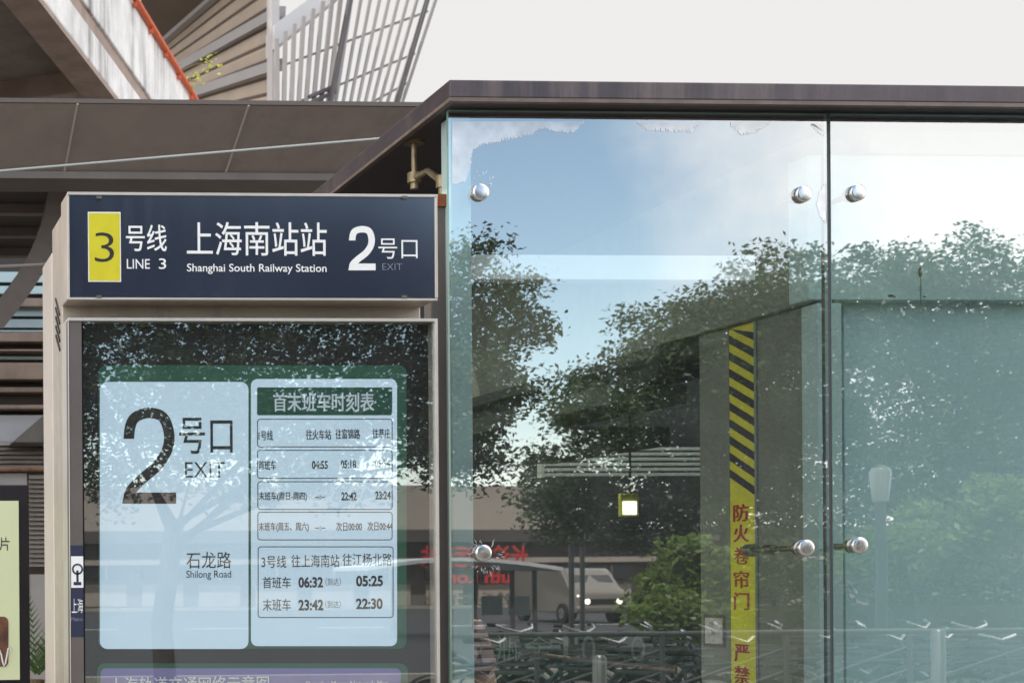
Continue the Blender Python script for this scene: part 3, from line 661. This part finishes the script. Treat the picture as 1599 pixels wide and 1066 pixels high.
o.build('louvre', LOUV, rb)
o = MB(); o.prism([P(20, 690, 13.4), P(66, 650, 13.4), P(110, 650, 13.4), P(110, 690, 13.4)], (0, .5, 0)); o.build('awning', mat('awning_grey', lin(110, 104, 100), .6, noise=(5, .2)), rb)
o = MB(); o.tube([P(-60, 733, 12.5), P(90, 732, 12.5)], .02, 8); tag(o.build('pipe', mat('rusty_pipe', lin(150, 110, 85), .7, noise=(18, .4))), 'rusty horizontal pipe above the advertising lightbox', 'pipe')
o = MB(); pbox(o, -100, 739, 42, 757, 12.6, .2); o.build('base_panel', mat('panel_grey', lin(168, 162, 158), .6, noise=(3, .1)), rb); o = MB(); pbox(o, 48, 896, 120, 1060, 13.8, .1); o.build('base_panel', mat('panel_grey', lin(168, 162, 158), .6, noise=(3, .1)), rb)

# advertising lightbox
ad = thing('advertising_lightbox', 'black framed advertising lightbox with pale green poster at the left edge', 'lightbox', (P(-60, 900, 6).x, 6.1, 0))
o = MB(); pbox(o, -260, 757, 47, 1300, 6.0, .16); o.box(P(-255, 900, 6).x, P(40, 900, 6).x, 6.03, 6.13, 0, P(0, 1300, 6).z + .01); o.build('frame', mat('ad_frame', lin(38, 34, 38), .4, .3, noise=(10, .2)), ad, .006)
o = MB(); pbox(o, -245, 782, 30, 1062, 5.995, .004); pa = o.build('poster', mat('ad_green', lin(206, 212, 172), .45, noise=(1.5, .08), emit=(.5, .55, .32, .06)), ad)
o = MB(); text(o, '片', -1, 838, 15, 859, 5.993, .0); text(o, '照', -22, 838, -4, 859, 5.993, 0)
o.build('lettering', INK, pa)
o = MB(); rpanel(o, -60, 962, 13, 1040, 8, 5.992, .002); o.build('picture', mat('ad_picture', lin(120, 80, 60), .5, noise=(14, .6)), pa)
o = MB(); sg = [P(-20 + k * 2.2, 1035 - 14 * math.sin(k * .9) - k * .8, 5.990) for k in range(18)]
o.tube(sg, .0035, 6); o.build('signature', WHITE, pa)
# palm
pm = thing('palm_plant', 'green palm fronds showing between the lightbox and the totem', 'palm', (P(56, 1050, 8).x, 8, 0))
random.seed(3); o = MB(); base = P(58, 1060, 8.0)
for k in range(9):
    a = random.uniform(-1.3, 1.3); ln = random.uniform(.35, .62); tip = base + Vector((math.sin(a) * ln * .45, random.uniform(-.2, .2), ln)); prev = base
    for j in range(1, 15):
        t = j / 14; c = base.lerp(tip, t) + Vector((math.sin(a) * .14 * t * t, 0, -.10 * t * t))
        for sgn in (-1, 1):
            e = c + Vector((sgn * .10 * (1.1 - t) + math.sin(a) * .02, random.uniform(-.03, .03), .10 * (1.2 - t))); w = Vector((0, .0, .009))
            o.add([c - w, e, c + w], [(0, 1, 2)])
        prev = c
o.build('frond', leaf_mat('palm_leaf', (.06, .13, .04), (.13, .22, .06)), pm)
o = MB(); o.tube([(base.x, base.y, 0), base], [.06, .04], 10); o.build('trunk', mat('palm_trunk', lin(110, 90, 70), .9, noise=(20, .4)), pm)

# ================================================================ viaduct upper left
vd = thing('viaduct', 'stained concrete viaduct crossing the upper left corner', 'viaduct', (-2, 14, 0))
H = .46
def vx(Y, off=0): return H * Y - 4.732 + off
def ext(name, prof, m, y0=7.0, y1=40, bev=0):
    o = MB(); a = [Vector((vx(y0, x), y0, z)) for x, z in prof]; o.prism(a, (H * (y1 - y0), y1 - y0, 0)); return o.build(name, m, vd, bev)
Z1 = EYE + 6.14; Z2 = EYE + 6.55; Z3 = EYE + 6.74; Z4 = EYE + 7.69
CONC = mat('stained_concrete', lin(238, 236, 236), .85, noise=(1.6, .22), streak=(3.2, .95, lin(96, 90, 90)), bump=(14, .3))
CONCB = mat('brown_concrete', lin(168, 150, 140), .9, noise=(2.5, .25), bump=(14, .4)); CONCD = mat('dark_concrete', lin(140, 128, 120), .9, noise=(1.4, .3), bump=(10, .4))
ext('edge_beam', [(0, Z1), (0, Z2), (-.19, Z2), (-.19, Z1)], CONC, bev=.02)
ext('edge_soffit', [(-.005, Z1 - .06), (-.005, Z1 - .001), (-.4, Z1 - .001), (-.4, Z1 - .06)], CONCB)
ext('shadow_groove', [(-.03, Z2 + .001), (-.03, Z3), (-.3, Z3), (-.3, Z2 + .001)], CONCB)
ext('parapet', [(.01, Z3 + .001), (.01, Z4), (-.22, Z4), (-.22, Z3 + .001)], CONC, bev=.02)
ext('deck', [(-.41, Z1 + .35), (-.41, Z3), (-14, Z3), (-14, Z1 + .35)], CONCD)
d_u = Vector((1, -H, 0)).normalized()
for k, yk in enumerate((9.5, 12.2, 15.2, 18.2, 21.5, 25)):
    a = Vector((vx(yk, -.42), yk, 0)); o = MB(); q = a - d_u * 12
    o.bar((a.x, a.y, Z1 + .22), (q.x, q.y, Z1 + .22), .55, .30); o.build('cross_beam', CONCB if k % 2 else CONCD, vd, .02)
ext('inner_girder', [(-3.3, Z1 - .1), (-3.3, Z1 + .34), (-3.9, Z1 + .34), (-3.9, Z1 - .1)], CONCB)
for yk in (24.0, 36):
    o = MB(); o.box(vx(yk, -4.5) - .6, vx(yk, -4.5) + .6, yk - .6, yk + .6, 0, Z1 - .1); o.build('pier', CONCD, vd, .05)
# orange pipe along the parapet
cpi = thing('orange_conduit', 'orange conduit pipe running along the viaduct parapet', 'pipe', (vx(18, .05), 18, Z4))
o = MB(); o.tube([(vx(y, .055), y, Z4 + .02) for y in (8, 14, 20, 26, 40)], .045, 12); o.build('pipe', mat('orange_paint', lin(214, 92, 44), .5, noise=(3, .15)), cpi, smooth=True)
for k in range(14):
    y = 16 + k * .9; o = MB(); o.bar((vx(y, .055), y, Z4 - .09), (vx(y, .055), y, Z4 + .01), .05, .05); o.build('bracket', _M['orange_paint'], cpi)
# small sprigs growing on the viaduct
def sprig(px, py, Y, n, lab):
    r = thing('sprig', lab, 'plant', (P(px, py, Y).x, Y, P(px, py, Y).z)); o = MB(); c = P(px, py, Y); b0 = Vector((vx(Y, -.05), Y, Z4 - .02))
    for k in range(n):
        p = c + Vector((random.gauss(0, .10), random.gauss(0, .08), random.gauss(0, .09))); u = Vector((random.uniform(-1, 1), random.uniform(-1, 1), random.uniform(-.4, .4))).normalized() * .042; w = u.cross(Vector((random.uniform(-.4, .4), 1, random.uniform(-.4, .4)))).normalized() * .021
        o.add([p - u, p + w, p + u, p - w], [(0, 1, 2, 3)])
    o.build('foliage', leaf_mat('sprig_leaf', (.32, .36, .03), (.45, .48, .06)), r)
    o = MB(); o.tube([b0, b0.lerp(c, .6) + Vector((0, 0, .05)), c], [.014, .01, .006], 6); o.build('stem', mat('twig', lin(110, 95, 60), .9), r)
sprig(330, 98, 21.4, 18, 'small yellow green sprig sprouting beside the orange pipe'); sprig(306, 127, 22.0, 14, 'tiny pale sprig lower down the orange pipe')

# ================================================================ big station roof with lattice
sr = thing('station_roof', 'large station roof with tan ribbed soffit and white louvre lattice', 'roof', (18, 50, 0))
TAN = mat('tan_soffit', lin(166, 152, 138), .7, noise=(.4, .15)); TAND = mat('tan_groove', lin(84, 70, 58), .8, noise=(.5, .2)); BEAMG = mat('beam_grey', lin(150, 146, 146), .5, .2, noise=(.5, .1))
apex = P(70, 228, 75)
def edge_pt(s):      # outer end of rib, s from 0 (top) to 1 (bottom) along the edge beam
    pts = [P(300, -120, 44), P(424, -60, 44), P(425, 60, 44), P(427, 175, 44)]
    t = s * 3; k = min(int(t), 2); return pts[k].lerp(pts[k + 1], t - k)
NR = 13
for k in range(NR):
    a, b_ = edge_pt(k / NR), edge_pt((k + .70) / NR); c2 = edge_pt((k + 1) / NR)
    o = MB(); q = apex
    mid = (a + b_) / 2 + Vector((0, -.22, .05)); o.add([q, a, mid, b_, a + Vector((0, .16, 0)), b_ + Vector((0, .16, 0))], [(0, 1, 2), (0, 2, 3), (1, 4, 5, 3, 2), (0, 4, 1), (0, 3, 5), (0, 5, 4)])
    o.build('soffit_rib', TAN, sr)
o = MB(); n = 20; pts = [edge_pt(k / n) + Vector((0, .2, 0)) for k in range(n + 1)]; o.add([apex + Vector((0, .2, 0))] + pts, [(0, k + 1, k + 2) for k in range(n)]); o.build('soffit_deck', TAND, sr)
for s in (.30, .60, .83):
    o = MB(); o.bar(apex + Vector((0, -.6, 0)), edge_pt(s) + Vector((0, -.9, 0)), .32, .32); o.build('radial_beam', BEAMG, sr)
EDGE = mat('edge_beam_white', lin(176, 172, 172), .5, noise=(.5, .08))
o = MB(); o.bar(P(426, -60, 42.5), P(427, 190, 42.5), .24, .5, (0, 1, 0)); o.build('edge_beam', EDGE, sr)
LAT = mat('lattice_white', lin(150, 144, 142), .5, noise=(.6, .08)); LATD = mat('lattice_dark', lin(78, 74, 76), .5)
o = MB(); o.prism([P(429, 75, 42), P(540, -14, 42), P(500, -14, 42), P(429, 38, 42)], (0, .9, 0)); o.build('girder', mat('girder_grey', lin(186, 186, 188), .5, noise=(.5, .08)), sr)
topx = [432 + k * 14.6 for k in range(18)]
for k, x in enumerate(topx):
    t = (x - 432) / (672 - 432); xb = 432 + (x - 432) * .775; xt = x + 0
    y_top = -30; pa_, pb_ = P(xt + (xt - xb) * .18, y_top, 41), P(xb, 172, 41)
    if x < 545:                        # starts under the girder
        yy = 72 - (x - 429) * .80; f_ = (yy + 30) / 202; pa_ = P(xt + (xb - xt) * max(f_ - .15, 0), yy - 8, 41)
    o = MB(); o.bar(pa_, pb_, .075 + .04 * (x < 545), .11, (0, 1, 0)); o.build('lattice_fin', LAT, sr)
o = MB(); o.bar(P(676, -30, 40.8), P(617, 172, 40.8), .07, .3, (0, 1, 0)); o.build('lattice_rim', LATD, sr)
o = MB(); o.bar(P(552, -30, 40.6), P(514, 172, 40.6), .09, .3, (0, 1, 0)); o.build('lattice_rim', LATD, sr)
for (a, b_) in (((430, 107), (668, 18)), ((450, 166), (648, 84)), ((566, 168), (636, 130))):
    o = MB(); o.bar(P(*a, 41.5), P(*b_, 41.5), .06, .06); o.build('tie_rod', LAT, sr)
o = MB(); o.bar(P(482, 152, 40.9), P(520, 136, 40.9), .14, .1); o.bar(P(486, 160, 40.9), P(524, 143, 40.9), .14, .1); o.build('walkway', LATD, sr)

# ================================================================ what the glass mirrors: trees
rng = np.random.default_rng(11)
def crown(parent, blobs, n_leaf, size, m, clump=.32, droop=.25):
    """leaf rhombi gathered in twig clumps that fill the blobs (centre, radius)"""
    off = np.array(root_loc(parent)); vol = np.array([b[1] ** 2 for b in blobs]); prob = vol / vol.sum()
    ncl = max(8, n_leaf // 48); which = rng.choice(len(blobs), ncl, p=prob); C = np.array([b[0] for b in blobs])[which]; Rr = np.array([b[1] for b in blobs])[which]
    d = rng.normal(size=(ncl, 3)); d /= np.linalg.norm(d, axis=1)[:, None]; cc = C + d * (Rr * rng.random(ncl) ** .45)[:, None] * np.array([1, .8, .92])
    idx = rng.integers(0, ncl, n_leaf); rad = (clump * (.6 + .8 * rng.random(ncl)))[idx]
    p = cc[idx] + np.clip(rng.normal(size=(n_leaf, 3)), -1.5, 1.5) * rad[:, None] * np.array([.5, .5, .34])
    ax = rng.normal(size=(n_leaf, 3)); ax[:, 2] = ax[:, 2] * .5 - droop; ax /= np.linalg.norm(ax, axis=1)[:, None]
    nn = rng.normal(size=(n_leaf, 3)); nn[:, 2] += .8; w = np.cross(ax, nn); w /= np.linalg.norm(w, axis=1)[:, None]; up = np.cross(w, ax)
    L = (size * (.45 + 1.0 * rng.random(n_leaf)))[:, None]
    V = np.empty((n_leaf, 4, 3)); V[:, 0] = p - ax * L * .5; V[:, 1] = p + w * L * .24 + up * L * .06; V[:, 2] = p + ax * L * .5; V[:, 3] = p - w * L * .24 + up * L * .06
    V = (V - off).reshape(-1, 3).astype(np.float32); me = bpy.data.meshes.new('crown'); me.vertices.add(len(V)); me.vertices.foreach_set('co', V.ravel())
    me.loops.add(n_leaf * 4); me.loops.foreach_set('vertex_index', np.arange(n_leaf * 4, dtype=np.int32)); me.polygons.add(n_leaf); me.polygons.foreach_set('loop_start', np.arange(0, n_leaf * 4, 4, dtype=np.int32)); me.polygons.foreach_set('loop_total', np.full(n_leaf, 4, dtype=np.int32))
    me.update(); me.validate(); me.materials.append(m); ob = bpy.data.objects.new('crown', me); COL.objects.link(ob); ob.parent = parent; return cc
BARK = mat('bark', lin(66, 56, 50), .95, noise=(9, .4), bump=(22, .8))
def tree(name, label, px_trunk, Y, blobs, n_leaf, size, m, r=.16, fork=2.0, clump=.32, dy=.0, group='trees along the road'):
    bl = []
    for (px, py, rp) in blobs:
        yv = Y + rng.normal() * dy; c = RP(px, py, yv); bl.append((np.array(c), rp * yv / F))
    b = RP(px_trunk, 900, Y); t = thing(name, label, 'tree', (b.x, b.y, 0), group)
    cc = crown(t, bl, n_leaf, size, m, clump)
    o = MB(); top = Vector((b.x + .1, b.y, fork)); o.tube([(b.x, b.y, -.05), (b.x + .02, b.y, .3), (b.x - .03, b.y, fork * .55), top], [r * 1.5, r * 1.1, r * .95, r * .85], 12); o.build('trunk', BARK, t, smooth='all')
    for q, (c, rad) in enumerate(b_ for b_ in bl if b_[1] > .25):
        if q % 2: continue
        c = Vector(c); o = MB(); st = top.lerp(Vector((b.x, b.y, fork * .72)), .12 * (q % 5)); mid = st.lerp(c, .45) + Vector((.05 * math.sin(q), .08 * math.cos(q * 2), .18)); m2 = st.lerp(c, .78) + Vector((.06 * math.cos(q), 0, .10))
        o.tube([st - Vector((0, 0, .05)), mid, m2, c], [r * .32, r * .17, r * .09, r * .03], 8); o.build('limb', BARK, t, smooth='all')
    return t
LEAF = leaf_mat('camphor_leaf', (.03, .055, .022), (.06, .10, .03)); LEAF2 = leaf_mat('young_leaf', (.10, .17, .03), (.17, .25, .05), .45); LEAF3 = leaf_mat('plane_leaf', (.04, .075, .03), (.075, .12, .04))
tree('camphor_tree', 'broad dark camphor tree mirrored in the totem and the left of the glass', 235, 13.0,
     [(-40, 420, 190), (120, 380, 190), (120, 620, 210), (330, 420, 190), (340, 640, 180), (520, 420, 150), (560, 580, 150), (690, 480, 110), (790, 500, 85), (760, 620, 85), (690, 650, 110), (640, 700, 70), (735, 720, 55), (748, 385, 40), (712, 600, 100), (480, 700, 110)], 150000, .056, LEAF, .10, 2.1, .21, .7)
tree('plane_tree', 'large spreading tree mirrored in the middle of the left pane', 1140, 22.0,
     [(1010, 600, 90), (930, 660, 65), (880, 780, 75), (960, 800, 75), (1060, 790, 80), (1100, 560, 120), (1190, 520, 110), (1280, 500, 105), (1230, 640, 150), (1120, 690, 110), (1010, 700, 80), (925, 600, 35), (1190, 770, 80), (1270, 800, 70), (880, 640, 30), (845, 720, 30), (1150, 420, 16), (1200, 398, 22), (1258, 404, 20), (986, 496, 15)], 100000, .092, LEAF3, .20, 2.6, .36, .9)
tree('plane_tree', 'tall spreading tree mirrored in the right pane', 1480, 23.5,
     [(1380, 500, 110), (1400, 440, 60), (1510, 440, 70), (1500, 540, 140), (1620, 520, 150), (1440, 680, 150), (1600, 700, 170), (1380, 780, 100), (1740, 560, 170), (1760, 760, 170), (1530, 390, 22), (1512, 366, 14), (1415, 398, 18), (1592, 388, 20), (1350, 405, 18)], 100000, .096, LEAF3, .20, 2.8, .36, .9)
tree('young_tree', 'bright green bushy young tree mirrored beside the hazard strip', 1050, 17.5,
     [(1058, 878, 30), (1085, 868, 34), (1036, 915, 30), (1012, 950, 28), (1070, 925, 42), (1050, 958, 38), (1110, 900, 46), (1120, 950, 40), (1085, 965, 40)], 16000, .09, LEAF2, .07, .6, .22, .25, 'young trees')
tree('young_tree', 'pale green young tree mirrored in the right pane', 1420, 17.0,
     [(1400, 860, 50), (1450, 830, 50), (1560, 800, 60), (1500, 860, 45), (1350, 880, 35)], 13000, .09, LEAF2, .07, .6, .24, .25, 'young trees')

hb = RP(1400, 940, 19.5)
hd = thing('hedge', 'dark clipped hedge running low behind the parked bicycles on the right', 'hedge', (hb.x, hb.y, 0))
crown(hd, [(np.array(RP(px, py, 19.5 + .3 * math.sin(px))), 46 * 19.5 / F) for px in range(1150, 1900, 44) for py in (885, 925, 965, 1005)], 42000, .085, LEAF, .22)
o = MB(); o.box(RP(1140, 1000, 19.5).x, RP(1900, 1000, 19.5).x, hb.y - .25, hb.y + .25, 0, 1.1); o.build('stems', mat('hedge_stems', lin(40, 44, 32), .9, noise=(6, .4)), hd)
# station building across the road
sb = thing('terminal_building', 'long low pale station building with red letters across the road', 'building', (14, -62, 0))
YV = 70.0
def rbox(mb, px0, py0, px1, py1, Y, d, mi=0):   # box seen in the mirror: front face at virtual depth Y
    xm, ym = (px0 + px1) / 2, (py0 + py1) / 2; y = 2 * YG - Y
    return mb.box(P(px0, ym, Y).x, P(px1, ym, Y).x, y, y - d, P(xm, py1, Y).z, P(xm, py0, Y).z, mi)
TILE = mat('pale_tile', lin(178, 168, 160), .6, noise=(.3, .12)); GREYW = mat('grey_render', lin(120, 114, 108), .7, noise=(.3, .15)); WIN = mat('dark_window', lin(60, 66, 70), .15, spec=.9)
o = MB(); rbox(o, -500, 832, 2100, 952, YV, 9); o.build('wall', GREYW, sb)
o = MB(); rbox(o, -500, 760, 900, 831, YV + 3, 9); o.build('upper_wall', TILE, sb)
o = MB(); rbox(o, -500, 826, 2100, 845, YV - 1.2, 1.1); o.build('roof_edge', mat('roof_edge', lin(86, 80, 78), .6), sb)
o = MB(); rbox(o, -500, 870, 2100, 878, YV - .8, .75); o.build('ledge', TILE, sb)
for k in range(26):
    x = -400 + k * 88
    o = MB(); rbox(o, x, 882, x + 70, 905, YV - .1, .08); w_ = o.build('window', WIN, sb)
    o = MB(); rbox(o, x + 33, 882, x + 37, 905, YV - .16, .05); o.build('mullion', TILE, w_)
    o = MB(); rbox(o, x + 2, 912, x + 66, 946, YV - .1, .08); o.build('wall_panel', TILE, sb)
rt = mat('red_sign', lin(190, 48, 46), .5, emit=(.9, .05, .04, .02))
def rtext(mb, s, px0, py0, px1, py1, Y, w=0):
    v, f = glyphs(s, w); a = RP(px1, (py0 + py1) / 2, Y); b_ = RP(px0, (py0 + py1) / 2, Y); z1 = RP((px0 + px1) / 2, py0, Y).z; z0 = RP((px0 + px1) / 2, py1, Y).z
    for dy_ in (0,): mb.add([(a.x + p[0] * (b_.x - a.x), a.y, z0 + p[1] * (z1 - z0)) for p in v], f)
o = MB(); rtext(o, '长途客运南站', 650, 850, 825, 886, YV - 1.3, .03); rtext(o, 'South Long', 680, 890, 832, 916, YV - 1.3, .04); o.build('lettering', rt, sb)

# bus shelter, car, lamp post, poles
bs = thing('bus_shelter', 'white curved bus shelter roof on posts mirrored in the left pane', 'bus shelter', RP(770, 950, 34))
y0 = 2 * YG - 34
o = MB(); n = 12; xa, xb = P(560, 880, 34).x, P(880, 880, 34).x
prof = [Vector((xa + (xb - xa) * k / n, y0, P(700, 892 - 22 * math.sin(math.pi * (.12 + .8 * k / n)), 34).z)) for k in range(n + 1)]
o.prism(prof + [p - Vector((0, 0, .09)) for p in prof[::-1]], (0, -2.4, 0)); o.build('roof', mat('shelter_white', lin(215, 218, 222), .35, noise=(1, .08)), bs)
for px in (600, 740, 800, 835): o = MB(); p = RP(px, 900, 34.6); o.tube([(p.x, p.y, 0), (p.x, p.y, EYE + .06)], .06, 10); o.build('post', mat('shelter_post', lin(70, 68, 70), .5), bs)
o = MB(); rbox(o, 752, 930, 785, 960, 35.4, .06); o.build('glass_panel', mat('shelter_glass', lin(150, 170, 172), .2), bs); o = MB(); rbox(o, 795, 930, 828, 960, 35.4, .06); o.build('glass_panel', _M['shelter_glass'], bs)
def car(label, px, Y, col, lit=True):
    c = RP(px, 960, Y); t = thing('van', label, 'van', (c.x, c.y, 0)); x, y = c.x, c.y
    CP = mat('car_paint_' + ''.join(ch for ch in col[0]), lin(*col[1]), .25, .2, spec=.8); BK = mat('tyre', lin(24, 24, 24), .8); CG = mat('car_glass', lin(40, 46, 50), .08, spec=1)
    pr = [(0, .34), (-.06, .40), (-.06, .52), (0, .55), (.02, .82), (.12, .98), (.42, 1.10), (.95, 1.62), (1.15, 1.72), (4.1, 1.74), (4.3, 1.6), (4.35, .34)]
    n_ = len(pr); ws = (-.82, -.78, -.55, 0, .55, .78, .82); bow = (.10, .05, .012, 0, .012, .05, .10); o = MB()
    vs = [(x + w * (1 - .10 * max(z - 1.0, 0)), y - a - b * (a < 1.2), z) for w, b in zip(ws, bow) for a, z in pr]
    o.add(vs, [(i * n_ + k, i * n_ + (k + 1) % n_, (i + 1) * n_ + (k + 1) % n_, (i + 1) * n_ + k) for i in range(len(ws) - 1) for k in range(n_)] + [tuple(range(n_)), tuple(range((len(ws) - 1) * n_, len(ws) * n_))]); o.build('body', CP, t, .03, smooth=True)
    o = MB(); o.add([(x + sx * w, y - a, z + .012) for a, z, w in ((.62, 1.28, .66), (.84, 1.50, .62)) for sx in (-1, 1)], [(0, 1, 3, 2)]); o.build('windscreen', CG, t)
    for sx in (-1, 1):
        o = MB(); o.tube([(x + sx * .50, y - .05, .70), (x + sx * .50, y + .012, .70)], .085, 14); o.build('headlight', mat('headlight_lit', (.9, .88, .8), .2, emit=(1, .9, .75, 1.5)), t)
        for yy in (.85, 3.5):
            o = MB(); o.tube([(x + sx * .70, y - yy, .32), (x + sx * .88, y - yy, .32)], .32, 18); w_ = o.build('wheel', BK, t); o = MB(); o.tube([(x + sx * .87, y - yy, .32), (x + sx * .89, y - yy, .32)], .18, 14); o.build('rim', STEEL, w_)
    o = MB(); o.box(x - .40, x + .40, y - .03, y + .008, .62, .78); o.build('grille', BK, t)
car('pale grey van with two lit headlights on the road left of the bright young tree', 943, 42, ('grey', (116, 111, 104)))
lpst = RP(1376, 900, 14.5); t = thing('street_lamp', 'lamp post with pale tapered glass lantern mirrored in the right pane', 'street lamp', (lpst.x, lpst.y, 0))
zl0, zl1 = RP(1376, 783, 14.5).z, RP(1376, 730, 14.5).z
o = MB(); o.tube([(lpst.x, lpst.y, 0), (lpst.x, lpst.y, 1.0), (lpst.x, lpst.y, zl0)], [.075, .06, .05], 14); o.build('pole', mat('lamp_pole', lin(60, 66, 66), .5, .3), t, smooth=True)
o = MB(); o.tube([(lpst.x, lpst.y, zl0), (lpst.x, lpst.y, zl1 - .05), (lpst.x, lpst.y, zl1)], [.075, .105, .08], 16); o.build('lantern', mat('lantern_glass', lin(120, 122, 120), .25), t, smooth=True)
o = MB(); o.tube([(lpst.x, lpst.y, zl1), (lpst.x, lpst.y, zl1 + .03)], [.085, .02], 16); o.build('cap', _M['lamp_pole'], t)
for px, top_, Y, lab in ((893, 868, 26, 'slim dark pole mirrored left of centre in the glass'), (910, 872, 29, 'slim dark pole beside the car, the farther of two')):
    p = RP(px, 950, Y); o = MB(); o.tube([(p.x, p.y, 0), (p.x, p.y, RP(px, top_ - 40, Y).z)], .05, 10); o.tube([(p.x, p.y, 0), (p.x, p.y, .2)], .09, 10); tag(o.build('pole', _M['lamp_pole'], None), lab, 'pole', 'poles by the road')
# stainless bollards
for px, top_, Y, lab in ((936, 1022, 9.6, 'stainless bollard mirrored under the young tree'), (1465, 982, 9.8, 'taller stainless bollard mirrored low in the right pane')):
    p = RP(px, 1000, Y); zt_ = RP(px, top_, Y).z; o = MB(); o.tube([(p.x, p.y, 0), (p.x, p.y, .02)], .09, 16); o.tube([(p.x, p.y, .02), (p.x, p.y, zt_ - .02), (p.x, p.y, zt_)], [.045, .045, .03], 16); tag(o.build('bollard', mat('dull_steel', lin(120, 122, 122), .45, .8, noise=(10, .2)), None, smooth=True), lab, 'bollard', 'stainless bollards')
# railing
rl = thing('railing', 'grey metal railing with sloping bars mirrored low across the glass', 'railing', RP(1150, 1000, 10.8)); rl.location.z = 0
GAL = mat('galvanised', lin(96, 100, 102), .4, .7, noise=(12, .2)); a, b_ = RP(640, 989, 10.8), RP(1800, 985, 10.8); zr = (a.z + b_.z) / 2
o = MB(); o.tube([(a.x, a.y, zr), (b_.x, a.y, zr)], .022, 10); o.build('top_rail', GAL, rl, smooth=True)
nps = 7
for k in range(nps):
    x = a.x + (b_.x - a.x) * k / (nps - 1); o = MB(); o.tube([(x, a.y, 0), (x, a.y, zr)], .02, 8); o.build('post', GAL, rl, smooth=True)
    if k < nps - 1:
        x2 = a.x + (b_.x - a.x) * (k + 1) / (nps - 1)
        for dz in (0, .18, .36): o = MB(); o.tube([(x, a.y - .03, .30 + dz), (x2, a.y - .03, .62 + dz)], .011, 8); o.build('bar', GAL, rl, smooth=True)

# parked bicycles
def bicycle(label):
    t = thing('bicycle', label, 'bicycle', (0, 0, 0), 'bicycles parked behind the railing'); BK = mat('tyre', lin(24, 24, 24), .8); FR = mat('bike_paint', lin(60, 78, 84), .35, .4)
    for xw in (-.52, .52):
        o = MB(); o.ring((xw, 0, .33), (0, 1, 0), .30, .34, .035, 28); w_ = o.build('wheel', BK, t)
        o = MB(); o.ring((xw, 0, .33), (0, 1, 0), .28, .299, .02, 24)
        for k in range(8): a = k * math.pi / 4; o.bar((xw, 0, .33), (xw + .285 * math.cos(a), 0, .33 + .285 * math.sin(a)), .005)
        o.build('rim', STEEL, w_)
    o = MB()
    for p, q in (((-.52, 0, .33), (-.08, 0, .30)), ((-.08, 0, .30), (-.2, 0, .80)), ((-.2, 0, .74), (.36, 0, .80)), ((-.08, 0, .30), (.37, 0, .74)), ((-.52, 0, .33), (-.19, 0, .70)), ((.52, 0, .33), (.35, 0, .95))): o.tube([p, q], .018, 8)
    o.build('frame', FR, t, smooth=True)
    o = MB(); o.tube([(.26, -.28, 1.06), (.33, -.2, 1.02), (.35, 0, .98), (.33, .2, 1.02), (.26, .28, 1.06)], .014, 8); hb = o.build('handlebar', STEEL, t, smooth=True)
    o = MB(); o.tube([(.2, -.30, 1.06), (.28, -.28, 1.055)], .019, 8); o.tube([(.2, .30, 1.06), (.28, .28, 1.055)], .019, 8); o.build('grip', BK, hb)
    o = MB(); o.prism([Vector((-.34, -.09, .84)), Vector((-.34, .09, .84)), Vector((-.05, .025, .84)), Vector((-.05, -.025, .84))], (0, 0, .06)); o.build('saddle', BK, t, .02)
    o = MB(); o.box(.40, .68, -.16, .16, .72, .735); 
    for (x0, x1, y0, y1) in ((.40, .41, -.17, .17), (.68, .69, -.17, .17), (.41, .68, -.17, -.16), (.41, .68, .16, .17)):
        for z in (.735, .80, .86, .92): o.box(x0, x1, y0, y1, z, z + .02)
    o.build('basket', GAL, t)
    o = MB(); o.ring((-.52, 0, .33), (0, 1, 0), .36, .375, .06, 24); o.build('mudguard', FR, t)
    return t
def copy_tree(o, parent=None):
    c = o.copy(); COL.objects.link(c); c.parent = parent
    for ch in list(o.children): copy_tree(ch, c)
    return c
spots = [(720, 12.4), (815, 12.7), (905, 12.3), (1010, 12.6), (1100, 12.2), (1230, 12.8), (1335, 12.3), (1410, 12.6), (1500, 12.2), (1580, 12.5), (1660, 12.4), (770, 14.6), (865, 14.3), (960, 14.7), (1060, 14.4), (1160, 14.6), (1290, 14.3), (1385, 14.7), (1470, 14.4), (1560, 14.6)]
proto = None
for i, (px, Y) in enumerate(spots):
    p = RP(px, 1040, Y)
    lab = 'city bicycle with wire basket parked behind the railing, one of a row'
    if proto is None: b0 = bicycle(lab); proto = b0
    else: b0 = copy_tree(proto)
    b0.location = (p.x, p.y, 0); b0.rotation_euler = (0, 0, R(random.uniform(35, 75)))
